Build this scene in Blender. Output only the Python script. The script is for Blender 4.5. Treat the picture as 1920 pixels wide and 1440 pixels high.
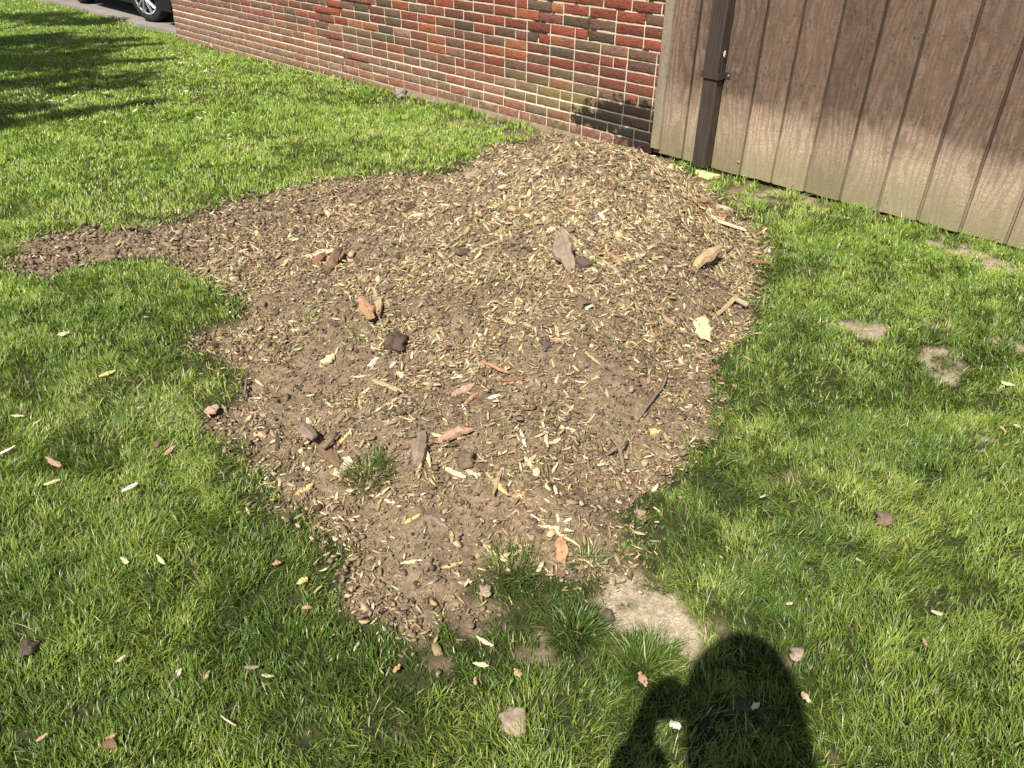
import bpy, math, random
import numpy as np
from mathutils import Vector, Matrix
random.seed(7); RS = np.random.RandomState(11)
for o in list(bpy.data.objects): bpy.data.objects.remove(o)
SC = bpy.context.scene; COL = SC.collection
# ------------------------------------------------------------------ camera
FOC = 1437.0; CH = 1.3
_N = np.array([-23, -2255, FOC]); _N /= np.linalg.norm(_N); _W = -_N
_F = np.array([0, 0, 1.]); _Y = _F - _F.dot(_W)*_W; _Y /= np.linalg.norm(_Y)
_X = np.cross(_Y, _W)
if _X[0] < 0: _X = -_X
RM = np.array([_X, _Y, _W])
CAM = np.array([0, 0, CH])
cd = bpy.data.cameras.new('camera'); cam = bpy.data.objects.new('camera', cd); COL.objects.link(cam)
cd.sensor_width = 36; cd.lens = 36*FOC/1920; cd.clip_start = .02; cd.clip_end = 500
m = Matrix.Identity(4)
for i in range(3):
    m[i][0] = RM[i][0]; m[i][1] = RM[i][1]; m[i][2] = -RM[i][2]; m[i][3] = CAM[i]
cam.matrix_world = m; SC.camera = cam
# ------------------------------------------------------------------ light
AZ, EL = math.radians(22.5), math.radians(51.8)
SUN = np.array([-math.sin(AZ)*math.cos(EL), -math.cos(AZ)*math.cos(EL), math.sin(EL)])   # towards the sun
w = bpy.data.worlds.new('World'); SC.world = w; w.use_nodes = True
nt = w.node_tree; sky = nt.nodes.new('ShaderNodeTexSky'); sky.sky_type = 'NISHITA'; sky.sun_disc = False
sky.sun_elevation = EL; sky.sun_rotation = math.pi + AZ
bg = nt.nodes['Background']; bg.inputs[1].default_value = .07; nt.links.new(sky.outputs[0], bg.inputs[0])
ld = bpy.data.lights.new('sun', 'SUN'); ld.energy = 5.0; ld.angle = math.radians(.53); ld.color = (1, .95, .86)
lo = bpy.data.objects.new('sun', ld); COL.objects.link(lo)
lo.rotation_euler = Vector(SUN).to_track_quat('Z', 'Y').to_euler(); lo.location = (-3, -6, 9)
SC.view_settings.view_transform = 'Standard'; SC.view_settings.look = 'None'
SC.view_settings.exposure = .55; SC.view_settings.gamma = 1
SC.render.engine = 'CYCLES'
# ------------------------------------------------------------------ helpers
def tag(o, label=None, cat=None, group=None, kind=None):
    if label: o['label'] = label
    if cat: o['category'] = cat
    if group: o['group'] = group
    if kind: o['kind'] = kind
    return o
def empty(name, loc=(0, 0, 0), rz=0):
    o = bpy.data.objects.new(name, None); COL.objects.link(o); o.location = loc; o.rotation_euler = (0, 0, rz); return o
def mesh(name, v, f, mat=None, parent=None, smooth=False):
    me = bpy.data.meshes.new(name); me.from_pydata([tuple(map(float, q)) for q in v], [], [tuple(q) for q in f]); me.update()
    if smooth: me.polygons.foreach_set('use_smooth', [True]*len(me.polygons))
    if mat: me.materials.append(mat)
    o = bpy.data.objects.new(name, me); COL.objects.link(o)
    if parent: o.parent = parent
    return o
def npmesh(name, V, loops, starts, mat, cols=None, parent=None, smooth=False, cname='Col'):
    me = bpy.data.meshes.new(name); me.vertices.add(len(V)); me.vertices.foreach_set('co', V.astype(np.float32).ravel())
    me.loops.add(len(loops)); me.loops.foreach_set('vertex_index', loops.astype(np.int32).ravel())
    me.polygons.add(len(starts)); me.polygons.foreach_set('loop_start', starts.astype(np.int32))
    if smooth: me.polygons.foreach_set('use_smooth', np.ones(len(starts), dtype=bool))
    me.update(calc_edges=True); me.validate()
    if cols is not None:
        a = me.color_attributes.new(cname, 'FLOAT_COLOR', 'POINT')
        a.data.foreach_set('color', cols.astype(np.float32).ravel())
    me.materials.append(mat)
    o = bpy.data.objects.new(name, me); COL.objects.link(o)
    if parent: o.parent = parent
    return o
class MB:
    def __init__(s): s.v = []; s.f = []
    def box(s, x0, x1, y0, y1, z0, z1):
        n = len(s.v); s.v += [(x, y, z) for z in (z0, z1) for y in (y0, y1) for x in (x0, x1)]
        s.f += [(n, n+2, n+3, n+1), (n+4, n+5, n+7, n+6), (n, n+1, n+5, n+4), (n+2, n+6, n+7, n+3), (n, n+4, n+6, n+2), (n+1, n+3, n+7, n+5)]
    def tube(s, pts, rad, k=8, flat=1.0):
        n = len(s.v); pts = [Vector(p) for p in pts]; m_ = len(pts)
        for i, p in enumerate(pts):
            d = (pts[min(i+1, m_-1)]-pts[max(i-1, 0)]).normalized()
            a = d.cross(Vector((0, 0, 1)))
            if a.length < .05: a = d.cross(Vector((0, 1, 0)))
            a.normalize(); b = d.cross(a); r = rad[i] if hasattr(rad, '__len__') else rad
            for j in range(k):
                t = 2*math.pi*j/k; s.v.append(tuple(p + a*math.cos(t)*r + b*math.sin(t)*r*flat))
        for i in range(m_-1):
            for j in range(k):
                s.f.append((n+i*k+j, n+i*k+(j+1) % k, n+(i+1)*k+(j+1) % k, n+(i+1)*k+j))
        s.f.append(tuple(n+j for j in range(k))[::-1]); s.f.append(tuple(n+(m_-1)*k+j for j in range(k)))
    def poly(s, pts, x0, x1, ax=1):      # prism of a closed outline, extruded along axis ax
        n = len(s.v); k = len(pts)
        for q in (x0, x1):
            for a, b in pts: s.v.append({0: (q, a, b), 1: (a, q, b), 2: (a, b, q)}[ax])
        s.f.append(tuple(range(n, n+k))); s.f.append(tuple(range(n+2*k-1, n+k-1, -1)))
        for i in range(k): s.f.append((n+i, n+k+i, n+k+(i+1) % k, n+(i+1) % k))
    def build(s, name, mat, parent=None, smooth=False): return mesh(name, s.v, s.f, mat, parent, smooth)
# node material builder
class NM:
    def __init__(s, name, rough=.8, spec=.3):
        s.m = bpy.data.materials.new(name); s.m.use_nodes = True; s.t = s.m.node_tree; s.p = s.t.nodes['Principled BSDF']
        s.p.inputs['Roughness'].default_value = rough; s.p.inputs['Specular IOR Level'].default_value = spec; s._co = None
    def n(s, typ, **kw):
        q = s.t.nodes.new(typ)
        for k, v in kw.items(): setattr(q, k, v)
        return q
    def L(s, a, b): s.t.links.new(a, b)
    def co(s):
        if not s._co: s._co = s.n('ShaderNodeTexCoord').outputs['Object']
        return s._co
    def map(s, scale=(1, 1, 1), rot=(0, 0, 0)):
        q = s.n('ShaderNodeMapping'); q.inputs['Scale'].default_value = scale; q.inputs['Rotation'].default_value = rot
        s.L(s.co(), q.inputs[0]); return q.outputs[0]
    def noise(s, scale, detail=4, vec=None, rough=.6, dist=0):
        q = s.n('ShaderNodeTexNoise'); q.inputs['Scale'].default_value = scale; q.inputs['Detail'].default_value = detail
        q.inputs['Roughness'].default_value = rough; q.inputs['Distortion'].default_value = dist
        s.L(vec or s.co(), q.inputs['Vector']); return q.outputs['Fac']
    def ramp(s, fac, stops):
        q = s.n('ShaderNodeValToRGB'); e = q.color_ramp.elements
        while len(e) < len(stops): e.new(.5)
        for i, (p, c) in enumerate(stops):
            e[i].position = p; c = c if hasattr(c, '__len__') else (c, c, c); e[i].color = (*c, 1)
        s.L(fac, q.inputs[0]); return q.outputs[0]
    def mix(s, fac, a, b, typ='MIX'):
        q = s.n('ShaderNodeMix', data_type='RGBA', blend_type=typ)
        for i, v in ((0, fac), (6, a), (7, b)):
            if hasattr(v, 'links') or hasattr(v, 'is_linked'): s.L(v, q.inputs[i])
            else: q.inputs[i].default_value = (*v, 1) if hasattr(v, '__len__') else v
        return q.outputs[2]
    def math(s, op, a, b=0.0, clamp=False):
        q = s.n('ShaderNodeMath', operation=op); q.use_clamp = clamp
        for i, v in ((0, a), (1, b)):
            if hasattr(v, 'is_linked'): s.L(v, q.inputs[i])
            else: q.inputs[i].default_value = v
        return q.outputs[0]
    def attr(s, name):
        q = s.n('ShaderNodeVertexColor'); q.layer_name = name; return q.outputs[0]
    def sep(s, v):
        q = s.n('ShaderNodeSeparateXYZ'); s.L(v, q.inputs[0]); return q.outputs
    def sepc(s, v):
        q = s.n('ShaderNodeSeparateColor'); s.L(v, q.inputs[0]); return q.outputs
    def bump(s, h, strength=.5, dist=.01, prev=None):
        q = s.n('ShaderNodeBump'); q.inputs['Strength'].default_value = strength; q.inputs['Distance'].default_value = dist
        s.L(h, q.inputs['Height'])
        if prev: s.L(prev, q.inputs['Normal'])
        s.L(q.outputs[0], s.p.inputs['Normal']); return q.outputs[0]
    def base(s, c):
        if hasattr(c, 'is_linked'): s.L(c, s.p.inputs['Base Color'])
        else: s.p.inputs['Base Color'].default_value = (*c, 1)
        return s.m
def plain(name, c, rough=.7, spec=.3, metal=0, nz=None):
    q = NM(name, rough, spec); q.p.inputs['Metallic'].default_value = metal
    n = q.noise(nz or 40, 5); d = tuple(x*.72 for x in c); u = tuple(min(1, x*1.18) for x in c)
    q.base(q.ramp(n, [(.3, d), (.7, u)])); q.bump(n, .25, .002); return q.m
# value noise
_T = np.random.RandomState(3).rand(256, 256)
def vn(x, y, s=0):
    x = np.asarray(x, float)+s*17.31; y = np.asarray(y, float)+s*9.77
    xi = np.floor(x).astype(int); yi = np.floor(y).astype(int); fx = x-xi; fy = y-yi
    fx = fx*fx*(3-2*fx); fy = fy*fy*(3-2*fy)
    a = _T[xi & 255, yi & 255]; b = _T[(xi+1) & 255, yi & 255]; c = _T[xi & 255, (yi+1) & 255]; d = _T[(xi+1) & 255, (yi+1) & 255]
    return (a*(1-fx)+b*fx)*(1-fy)+(c*(1-fx)+d*fx)*fy
def fbm(x, y, o=4, s=0):
    r = 0; a = .5; t = 0
    for i in range(o): r = r+a*vn(x*2**i, y*2**i, s+i*3); t += a; a *= .5
    return r/t
def sst(a, b, x):
    t = np.clip((x-a)/(b-a), 0, 1); return t*t*(3-2*t)
# ------------------------------------------------------------------ frame of the building
AC = np.array([.87, 4.82]); VL = np.array([-.692, .722]); VL /= np.linalg.norm(VL); NB = np.array([.722, .692]); NB /= np.linalg.norm(NB)
WROT = math.atan2(-VL[1], -VL[0])     # local x points to the right along the wall, y into it
def toloc(x, y): return -((x-AC[0])*VL[0]+(y-AC[1])*VL[1]), (x-AC[0])*NB[0]+(y-AC[1])*NB[1]
def base_z(x, y):
    lx, ly = toloc(x, y); s = -lx
    return -.068-.0185*np.clip(s-.2, 0, 8)-.01*sst(1, 9, s)
def gpix(px, py, z=-.065):
    d = RM@np.array([px-960, 720-py, FOC]); t = (z-CH)/d[2]; return CAM+d*t
SOILPX = [(18,452),(60,443),(100,430),(160,424),(240,424),(300,414),(350,404),(400,388),(450,374),(500,361),(560,349),(620,335),(680,335),
 (740,330),(800,333),(850,322),(885,306),(915,290),(955,268),(1010,254),(1090,249),(1160,258),(1215,272),(1250,300),(1290,340),(1340,378),(1385,412),(1405,445),(1410,480),(1392,520),
 (1402,560),(1400,600),(1362,640),(1335,680),(1332,740),(1312,800),(1272,850),(1230,890),(1190,918),(1172,950),(1195,1000),(1225,1035),(1210,1070),
 (1150,1085),(1085,1092),(1045,1078),(1010,1082),(960,1060),(900,1068),(862,1085),(852,1120),(810,1150),(790,1190),(765,1180),(740,1150),(690,1132),(670,1092),
 (650,1050),(620,1015),(570,990),(532,950),(500,900),(470,860),(448,830),(418,800),(392,785),(435,750),(468,700),(440,672),(365,650),(380,620),
 (440,592),(455,570),(430,540),(380,510),(320,488),(280,478),(200,488),(150,498),(90,515),(42,500),(18,478)]
def pxpoly(P): return np.array([gpix(*p)[:2] for p in P])
SOILW = pxpoly(SOILPX)
def sdist(x, y, P):      # positive inside
    x = x.ravel(); y = y.ravel(); best = np.full(x.shape, 1e9); ins = np.zeros(x.shape, bool); n = len(P)
    for i in range(n):
        ax, ay = P[i]; bx, by = P[(i+1) % n]; dx, dy = bx-ax, by-ay
        t = np.clip(((x-ax)*dx+(y-ay)*dy)/(dx*dx+dy*dy+1e-12), 0, 1)
        best = np.minimum(best, (x-ax-t*dx)**2+(y-ay-t*dy)**2)
        c = (ay > y) != (by > y)
        with np.errstate(divide='ignore', invalid='ignore'): ins ^= c & (x < (bx-ax)*(y-ay)/(by-ay+1e-20)+ax)
    return np.where(ins, 1, -1)*np.sqrt(best)
GX0, GX1, GY0, GY1, GS = -3.6, 3.2, .3, 6.2, .012
gx = np.arange(GX0, GX1, GS); gy = np.arange(GY0, GY1, GS); QX, QY = np.meshgrid(gx, gy)
SD = sdist(QX, QY, SOILW).reshape(QX.shape)
def ell(px, py, rx, ry):   # ellipse given in photo pixels around a ground point -> value 1 at centre, 0 at rim
    c = gpix(px, py)[:2]; a = gpix(px+rx, py)[:2]; b = gpix(px, py-ry)[:2]
    ra = np.linalg.norm(a-c); rb = np.linalg.norm(b-c)
    return 1-np.sqrt(((QX-c[0])/ra)**2+((QY-c[1])/rb)**2)
nz = fbm(QX*9, QY*9, 4, 2)-.5
nz2 = fbm(QX*3.1, QY*3.1, 3, 6)-.5
SDF = SD+nz*.10+nz2*.06
SOIL = sst(-.02, .035, SD+nz*.15+nz2*.10)
PALE = np.zeros_like(SOIL)
PP = pxpoly([(1195,1062),(1240,1080),(1290,1110),(1320,1135),(1315,1200),(1290,1235),(1240,1225),(1190,1212),(1135,1205),(1115,1160),(1085,1150),(1100,1120),(1150,1095)])
PALE = np.maximum(PALE, sst(-.02, .03, sdist(QX, QY, PP).reshape(QX.shape)+nz*.13+nz2*.05)*(.55+.45*sst(.38, .52, fbm(QX*12, QY*12, 3, 19))))
for e in [(1612,617,40,16),(1585,605,20,8),(1762,672,42,22),(1765,695,30,18),(1440,478,45,9),(1510,508,28,10),(1865,826,26,16),(1770,460,40,14),(1800,470,50,10),(1880,650,50,14),
          (1752,606,24,10),(1360,470,40,12),(1460,365,60,8),(1425,385,30,8),(1900,500,40,14),(1690,715,30,9)]:
    PALE = np.maximum(PALE, sst(.0, .5, ell(*e)+nz*3.2+.1)*.8*(.35+.65*sst(.36, .5, fbm(QX*15, QY*15, 3, 23))))
BROWN = np.zeros_like(SOIL)
for e in [(1650,985,26,16),(1660,1020,22,9),(962,1366,34,26),(1395,355,60,14),(1440,375,70,12),(1330,338,50,10),(1560,385,45,9),(1640,410,40,8),(760,188,60,9),(900,222,60,8),(1010,245,60,9),(1480,900,55,14),
          (1030,1190,55,22),(930,1175,60,22),(820,1245,40,18),(1160,1225,60,26),(900,1150,60,26),(1000,1230,50,20),(1340,1180,50,40),(1400,1250,30,18),(410,790,40,22),(1490,1240,22,14),(640,1235,26,14),(1440,1345,22,16),(1560,1420,20,14),(560,700,40,14)]:
    BROWN = np.maximum(BROWN, sst(.0, .55, ell(*e)+nz*2.4+.1)*.8*(.4+.6*sst(.36, .5, fbm(QX*15, QY*15, 3, 27))))
BARE = np.clip(np.maximum(np.maximum(SOIL, PALE), BROWN), 0, 1)
def gs(cx, cy, sx, sy, ang=0):
    dx, dy = QX-cx, QY-cy; ca, sa = math.cos(ang), math.sin(ang); u = dx*ca+dy*sa; v = -dx*sa+dy*ca
    return np.exp(-.5*((u/sx)**2+(v/sy)**2))
MOUND = (.255*gs(.40, 3.80, .42, .42)+.13*gs(.25, 3.0, .52, .62)+.05*gs(-.2, 2.9, .7, .8)+.05*gs(.15, 2.1, .5, .6)+.03*gs(0, 1.6, .4, .4))*sst(-.03, .34, SD)
FINE = (fbm(QX*4, QY*4, 4, 5)-.5)*.055+(fbm(QX*15, QY*15, 4, 9)-.5)*.046
HF = MOUND+SOIL*FINE-.006*sst(-.01, .03, SD+nz*.1)-.01*np.maximum(PALE, BROWN)
_L = sst(0, .2, fbm(QX*1.1, QY*1.1, 3, 21)-.42)
def samp(Fd, x, y):
    x = np.asarray(x, float); y = np.asarray(y, float)
    u = np.clip((x-GX0)/GS, 0, len(gx)-1.001); v = np.clip((y-GY0)/GS, 0, len(gy)-1.001)
    i = u.astype(int); j = v.astype(int); a = u-i; b = v-j
    r = (Fd[j, i]*(1-a)+Fd[j, i+1]*a)*(1-b)+(Fd[j+1, i]*(1-a)+Fd[j+1, i+1]*a)*b
    return np.where((x < GX0) | (x > GX1) | (y < GY0) | (y > GY1), 0, r)
def gz(x, y): return base_z(x, y)+samp(HF, x, y)+(fbm(np.asarray(x)*1.3, np.asarray(y)*1.3, 2, 4)-.5)*.03
def P(px, py, lift=0):
    d = RM@np.array([px-960, 720-py, FOC]); d /= np.linalg.norm(d)
    t = 0.6
    while t < 30:
        q = CAM+d*t
        if q[2] < gz(q[0], q[1]): break
        t += .01
    return np.array([q[0], q[1], float(gz(q[0], q[1]))+lift])
def pxm(p):   # metres per photo pixel at a point
    c = RM.T@(np.array(p)-CAM); return c[2]/FOC
# ------------------------------------------------------------------ ground sheet
def axis(lo, hi, d0, d1, far0, far1):
    a = list(np.arange(d0, d1, .0125)); s = .0125; x = a[0]
    while x > far0: s *= 1.18; x -= s; a.insert(0, x)
    s = .0125; x = a[-1]
    while x < far1: s *= 1.18; x += s; a.append(x)
    return np.array(a)
ax_ = axis(0, 0, -2.5, 2.4, -80, 60); ay_ = axis(0, 0, .6, 5.3, -40, 120)
MX, MY = np.meshgrid(ax_, ay_); MZ = gz(MX, MY)
VV = np.stack([MX, MY, MZ], -1).reshape(-1, 3); nx, ny = len(ax_), len(ay_)
idx = np.arange(nx*ny).reshape(ny, nx)
Q = np.stack([idx[:-1, :-1], idx[:-1, 1:], idx[1:, 1:], idx[1:, :-1]], -1).reshape(-1, 4)
gc = np.stack([samp(SOIL, MX, MY), samp(PALE, MX, MY), samp(BROWN, MX, MY), np.ones_like(MX)], -1).reshape(-1, 4)
g = NM('ground_soil_and_turf', .95, .15); c = g.sepc(g.attr('Col'))
n1 = g.noise(3, 5); n2 = g.noise(38, 6); n3 = g.noise(160, 4)
soil = g.ramp(n1, [(.3, (.205, .15, .092)), (.7, (.31, .235, .15))])
soil = g.mix(g.ramp(n2, [(.35, 0), (.7, 1)]), soil, (.10, .066, .042)); soil = g.mix(g.ramp(n3, [(.55, 0), (.66, .75)]), soil, (.4, .3, .18))
pale = g.ramp(n2, [(.3, (.31, .25, .16)), (.65, (.52, .44, .31))]); pale = g.mix(g.ramp(n3, [(.34, .8), (.54, 0)]), pale, (.2, .15, .09))
turf = g.ramp(n2, [(.3, (.022, .024, .010)), (.55, (.045, .05, .018)), (.75, (.11, .095, .045))])  # turf colour darkened to stand for the shade between the blades
cc = g.mix(c[0], turf, soil); cc = g.mix(c[2], cc, soil); cc = g.mix(c[1], cc, pale); g.base(cc)
b1 = g.bump(n2, .6, .012); g.bump(n3, .5, .004, b1)
ground = npmesh('ground', VV, Q.ravel(), np.arange(len(Q))*4, g.m, gc, smooth=True)
tag(ground, kind='structure')
def loc2w(lx, ly): q = AC-VL*lx+NB*ly; return q[0], q[1]
DRV = [loc2w(-7.02, .25)]+[tuple(gpix(*q, -.172)[:2]) for q in [(336, 61), (300, 53), (270, 48), (215, 31), (170, 20), (110, 5), (60, -5), (-100, -32)]]+[loc2w(-26, 1.5), loc2w(-26, 6), loc2w(-7.02, 6)]
# ------------------------------------------------------------------ grass blades
def visible(x, y, margin=.35):
    lx, ly = toloc(x, y)
    return (np.abs(x+.02) < .78*y+.35+margin) & (ly < -.012) | ((lx < -7.2) & (ly < 12) & (np.abs(x) < .78*y+1))
def blades(x, y, length, width, lean, leana, col, seg3, name, mat, lab=None):
    n = len(x); z = gz(x, y)-.004
    ang = leana+np.pi/2+RS.randn(n)*.55; tx, ty = np.cos(ang), np.sin(ang)     # blade width direction
    lxv, lyv = np.cos(leana)*lean, np.sin(leana)*lean
    B = np.stack([x, y, z], -1); Wd = np.stack([tx, ty, np.zeros(n)], -1)
    def at(t):
        h = length*(t-.28*lean*t*t*1.3); o = length*t*t*.95
        return B+np.stack([lxv*o, lyv*o, h], -1)
    rows = []; prof = ((0, .8), (.38, 1.), (.74, .72)) if seg3 else ((0, .9), (.55, .85))
    for t, wf in prof:
        p = at(t); rows += [p-Wd*(width*wf/2)[:, None], p+Wd*(width*wf/2)[:, None]]
    rows.append(at(1.)); k = len(rows); V = np.stack(rows, 1).reshape(-1, 3); o = np.arange(n)[:, None]*k
    fl = []; st = []
    per = []
    for r in range(len(prof)-1): per += [2*r, 2*r+1, 2*r+3, 2*r+2]
    per += [k-3, k-2, k-1]; per = np.array(per)
    loops = (o+per[None]).ravel(); lp = len(per); s0 = np.array([4*r for r in range(len(prof))])
    starts = (np.arange(n)[:, None]*lp+s0[None]).ravel()
    C = np.repeat(np.concatenate([col, np.ones((n, 1))], 1)[:, None], k, 1)
    shade = np.ones(k)
    return npmesh(name, V, loops, starts, mat, C.reshape(-1, 4))
gm = NM('grass_blade', .42, .35); ca = gm.attr('Col'); gm.base(ca)
tr = gm.n('ShaderNodeBsdfTranslucent'); gm.L(gm.mix(1.0, ca, (1.25, 1.3, .7), 'MULTIPLY'), tr.inputs[0])
mx = gm.n('ShaderNodeMixShader'); mx.inputs[0].default_value = .33; gm.L(gm.p.outputs[0], mx.inputs[1]); gm.L(tr.outputs[0], mx.inputs[2])
gm.L(mx.outputs[0], gm.t.nodes['Material Output'].inputs[0]); GM = gm.m; gm.p.inputs['Roughness'].default_value = .36
def grass_colours(x, y, n):
    a = fbm(x*1.6, y*1.6, 3, 31); b = fbm(x*6, y*6, 3, 37); r = RS.rand(n)
    dark = np.array([.10, .165, .025]); mid = np.array([.225, .325, .052]); yel = np.array([.43, .485, .115]); dry = np.array([.55, .48, .27]); blu = np.array([.20, .29, .12])
    far = sst(1.5, 5, y)[:, None]
    t = np.clip((a-.5)*1.5+(b-.5)*1.6+(r-.5)*1.2+.5, 0, 1)[:, None]
    c = dark*(1-t)+mid*t; c = c*(1-far)+(c*.6+mid*.88)*far
    t2 = (np.clip((b-.5)*3+(RS.rand(n)-.45)*1.2, 0, 1)*.6)[:, None]; c = c*(1-t2)+yel*t2
    m_ = (RS.rand(n) < .1)[:, None]; c = np.where(m_, blu, c)
    edge = samp(BARE, x, y); m_ = (RS.rand(n) < .055+.15*edge+.12*(a > .62))[:, None]; c = np.where(m_, dry*(.6+.6*RS.rand(n)[:, None]), c)
    return c*(.8+.4*RS.rand(n)[:, None])
def lawn(rho, ylo, yhi, seg3, name):
    N = int(rho*(yhi-ylo)*(2*(.78*yhi+.7))); x = (RS.rand(N)-.5)*2*(.78*yhi+.7); y = ylo+RS.rand(N)*(yhi-ylo)
    k = visible(x, y)&(sdist(x, y, DRV) < .02)
    if seg3 == 2: k &= y > 0
    x, y = x[k], y[k]; br = samp(BARE, x, y); cl = fbm(x*14, y*14, 2, 44); th = fbm(x*2.3, y*2.3, 3, 71)
    keep = RS.rand(len(x)) < (1-.55*sst(-.14, .0, samp(SDF, x, y)))*np.clip(1-br*1.15, 0, 1)*np.clip((cl-.22)*5, .35, 1)*np.clip((th-.2)*4, .7, 1)
    x, y = x[keep], y[keep]; n = len(x); br = samp(BARE, x, y)
    ed = sst(-.16, 0, samp(SDF, x, y)); L = (.016+.024*RS.rand(n)+.012*(RS.rand(n) < .12))*(.8+.4*fbm(x*2, y*2, 3, 50))*(1-.4*br)*(.6+.8*fbm(x*19, y*19, 2, 55))*(1-.25*ed)*(1+.35*sst(4, 7, y))
    wall = toloc(x, y)[1]; L = L*(1+.7*np.exp(-(wall/.12)**2)*(RS.rand(n) < .5))
    W = (.0017+.0016*RS.rand(n))*np.clip(y/1.7, .85, 5.)**.9
    la = fbm(x*2.2, y*2.2, 3, 60)*9+fbm(x*17, y*17, 2, 63)*7+RS.randn(n)*1.1; ln = np.clip(.15+.85*RS.rand(n)+.5*(fbm(x*3, y*3, 2, 61)-.5), .05, 1.15)
    o = blades(x, y, L, W, ln, la, grass_colours(x, y, n), seg3, name, GM)
    tag(o, kind='stuff', label='short green lawn grass growing around the dirt mound', cat='grass'); return n
tot = lawn(62000, .35, 2.0, True, 'lawn_grass'); tot += lawn(30000, 2.0, 3.6, True, 'lawn_grass'); tot += lawn(11000, 3.6, 6.5, False, 'lawn_grass'); tot += lawn(11000, 6.5, 16, False, 'lawn_grass')
print('blades', tot)
# sparse sprigs of green poking through the chips
N = 26000; x = RS.rand(N)*4.2-2.0; y = 1+RS.rand(N)*4; k = (samp(SOIL, x, y) > .6) & (samp(SD, x, y) > .02) & (fbm(x*7, y*7, 3, 80) > .56) & (RS.rand(N) < .8); x, y = x[k], y[k]; n = len(x)
o = blades(x, y, .012+.02*RS.rand(n), .0022+.001*RS.rand(n), .5+.6*RS.rand(n), RS.rand(n)*6.3, grass_colours(x, y, n), False, 'grass_sprigs', GM)
tag(o, 'sparse short green grass sprigs coming up through the wood chips', 'grass', kind='stuff')
def tuft(px, py, r_px, n, h, label, spread=1., group=None, cat='grass tuft', dark=False):
    c0 = P(px, py); r = r_px*pxm(c0)*1.1; a = RS.rand(n)*6.283; rr = np.sqrt(RS.rand(n))*r
    x = c0[0]+np.cos(a)*rr; y = c0[1]+np.sin(a)*rr; col = grass_colours(x, y, n)*(.75 if dark else 1.)
    o = blades(x, y, h*(.5+.6*RS.rand(n)), np.full(n, .0024)*max(1, c0[1]/2.2), np.clip(.1+.75*rr/r+.4*RS.rand(n), 0, 1.2)*spread, a+RS.randn(n)*.8, col, True, 'grass_tuft', GM)
    me = o.data; v = np.empty(len(me.vertices)*3, np.float32); me.vertices.foreach_get('co', v); v = v.reshape(-1, 3)-c0; me.vertices.foreach_set('co', v.ravel()); me.update()
    o.location = c0; tag(o, label, cat, group)
G1 = 'grass tufts standing clear of the lawn'
tuft(690, 900, 36, 330, .06, 'dark green grass tuft beside the pale square chip on the soil', 1, G1, dark=True)
tuft(578, 600, 15, 60, .04, 'small green grass tuft on the upper left of the mound', 1, G1)
tuft(668, 638, 18, 60, .03, 'tiny dark grass tuft left of the black soil clod', 1, G1, dark=True)
tuft(1100, 1055, 24, 120, .045, 'grass tuft right of the upright orange wood slab', 1, G1)
tuft(1168, 1042, 14, 60, .035, 'small bright grass tuft above the pale bare patch', 1, G1)
tuft(1075, 1195, 36, 420, .075, 'dark bushy grass tuft left of the pale bare patch', 1, G1, dark=True)
tuft(1210, 1255, 42, 420, .085, 'tall grass tuft at the lower edge of the pale bare patch', .8, G1)
tuft(960, 1070, 42, 260, .05, 'dark grass tuft at the lower tip of the soil', 1, G1, dark=True)
tuft(1235, 1100, 18, 70, .04, 'thin grass tuft inside the pale bare patch', 1, G1)
tuft(590, 118, 9, 60, .17, 'tall grass clump against the brick wall', .4, G1)
tuft(690, 178, 8, 30, .14, 'thin tall grass clump at the foot of the cracked brickwork', .4, G1)
tuft(525, 100, 10, 40, .10, 'short grass clump near the left part of the brick wall', .6, G1)
tuft(1195, 278, 12, 50, .09, 'leafy weed clump at the blackened foot of the brick wall', .8, G1)
tuft(1480, 372, 22, 90, .07, 'weed clump under the siding right of the downspout', 1, G1)
tuft(1592, 372, 8, 16, .15, 'tall thin weed in front of the siding', .35, G1)
tuft(1672, 402, 10, 22, .14, 'dark spiky weed at the foot of the siding', .6, G1, dark=True)
tuft(1600, 400, 36, 160, .07, 'wide grass clump growing close under the siding', 1, G1)
tuft(15, 480, 20, 200, .07, 'dark overhanging turf tuft at the left end of the soil strip', 1, G1, dark=True)
def stalk(pts, label):
    c0 = P(*pts[0]); s = pxm(c0); up = RM@np.array([0, 1., 0]); rt = RM@np.array([1., 0, 0]); v = []
    for (px, py) in pts: v.append(Vector(rt*(px-pts[0][0])*s+np.array([0, 0, 1.])*(pts[0][1]-py)*s*1.1))
    b = MB(); b.tube([tuple(q) for q in v], [.002]*(len(v)-1)+[.0008], 5); o = b.build('dry_stalk', DRY); o.location = c0
    tag(o, label, 'dry stalk', 'dry grass stalks by the siding')
DRY = plain('dry_straw', (.45, .38, .22), .8)
stalk([(1470, 365), (1492, 335), (1515, 312)], 'pale dry grass stalk leaning in front of the siding')
stalk([(1495, 352), (1505, 335), (1523, 322)], 'short dark bent stalk beside the pale one')
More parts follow.
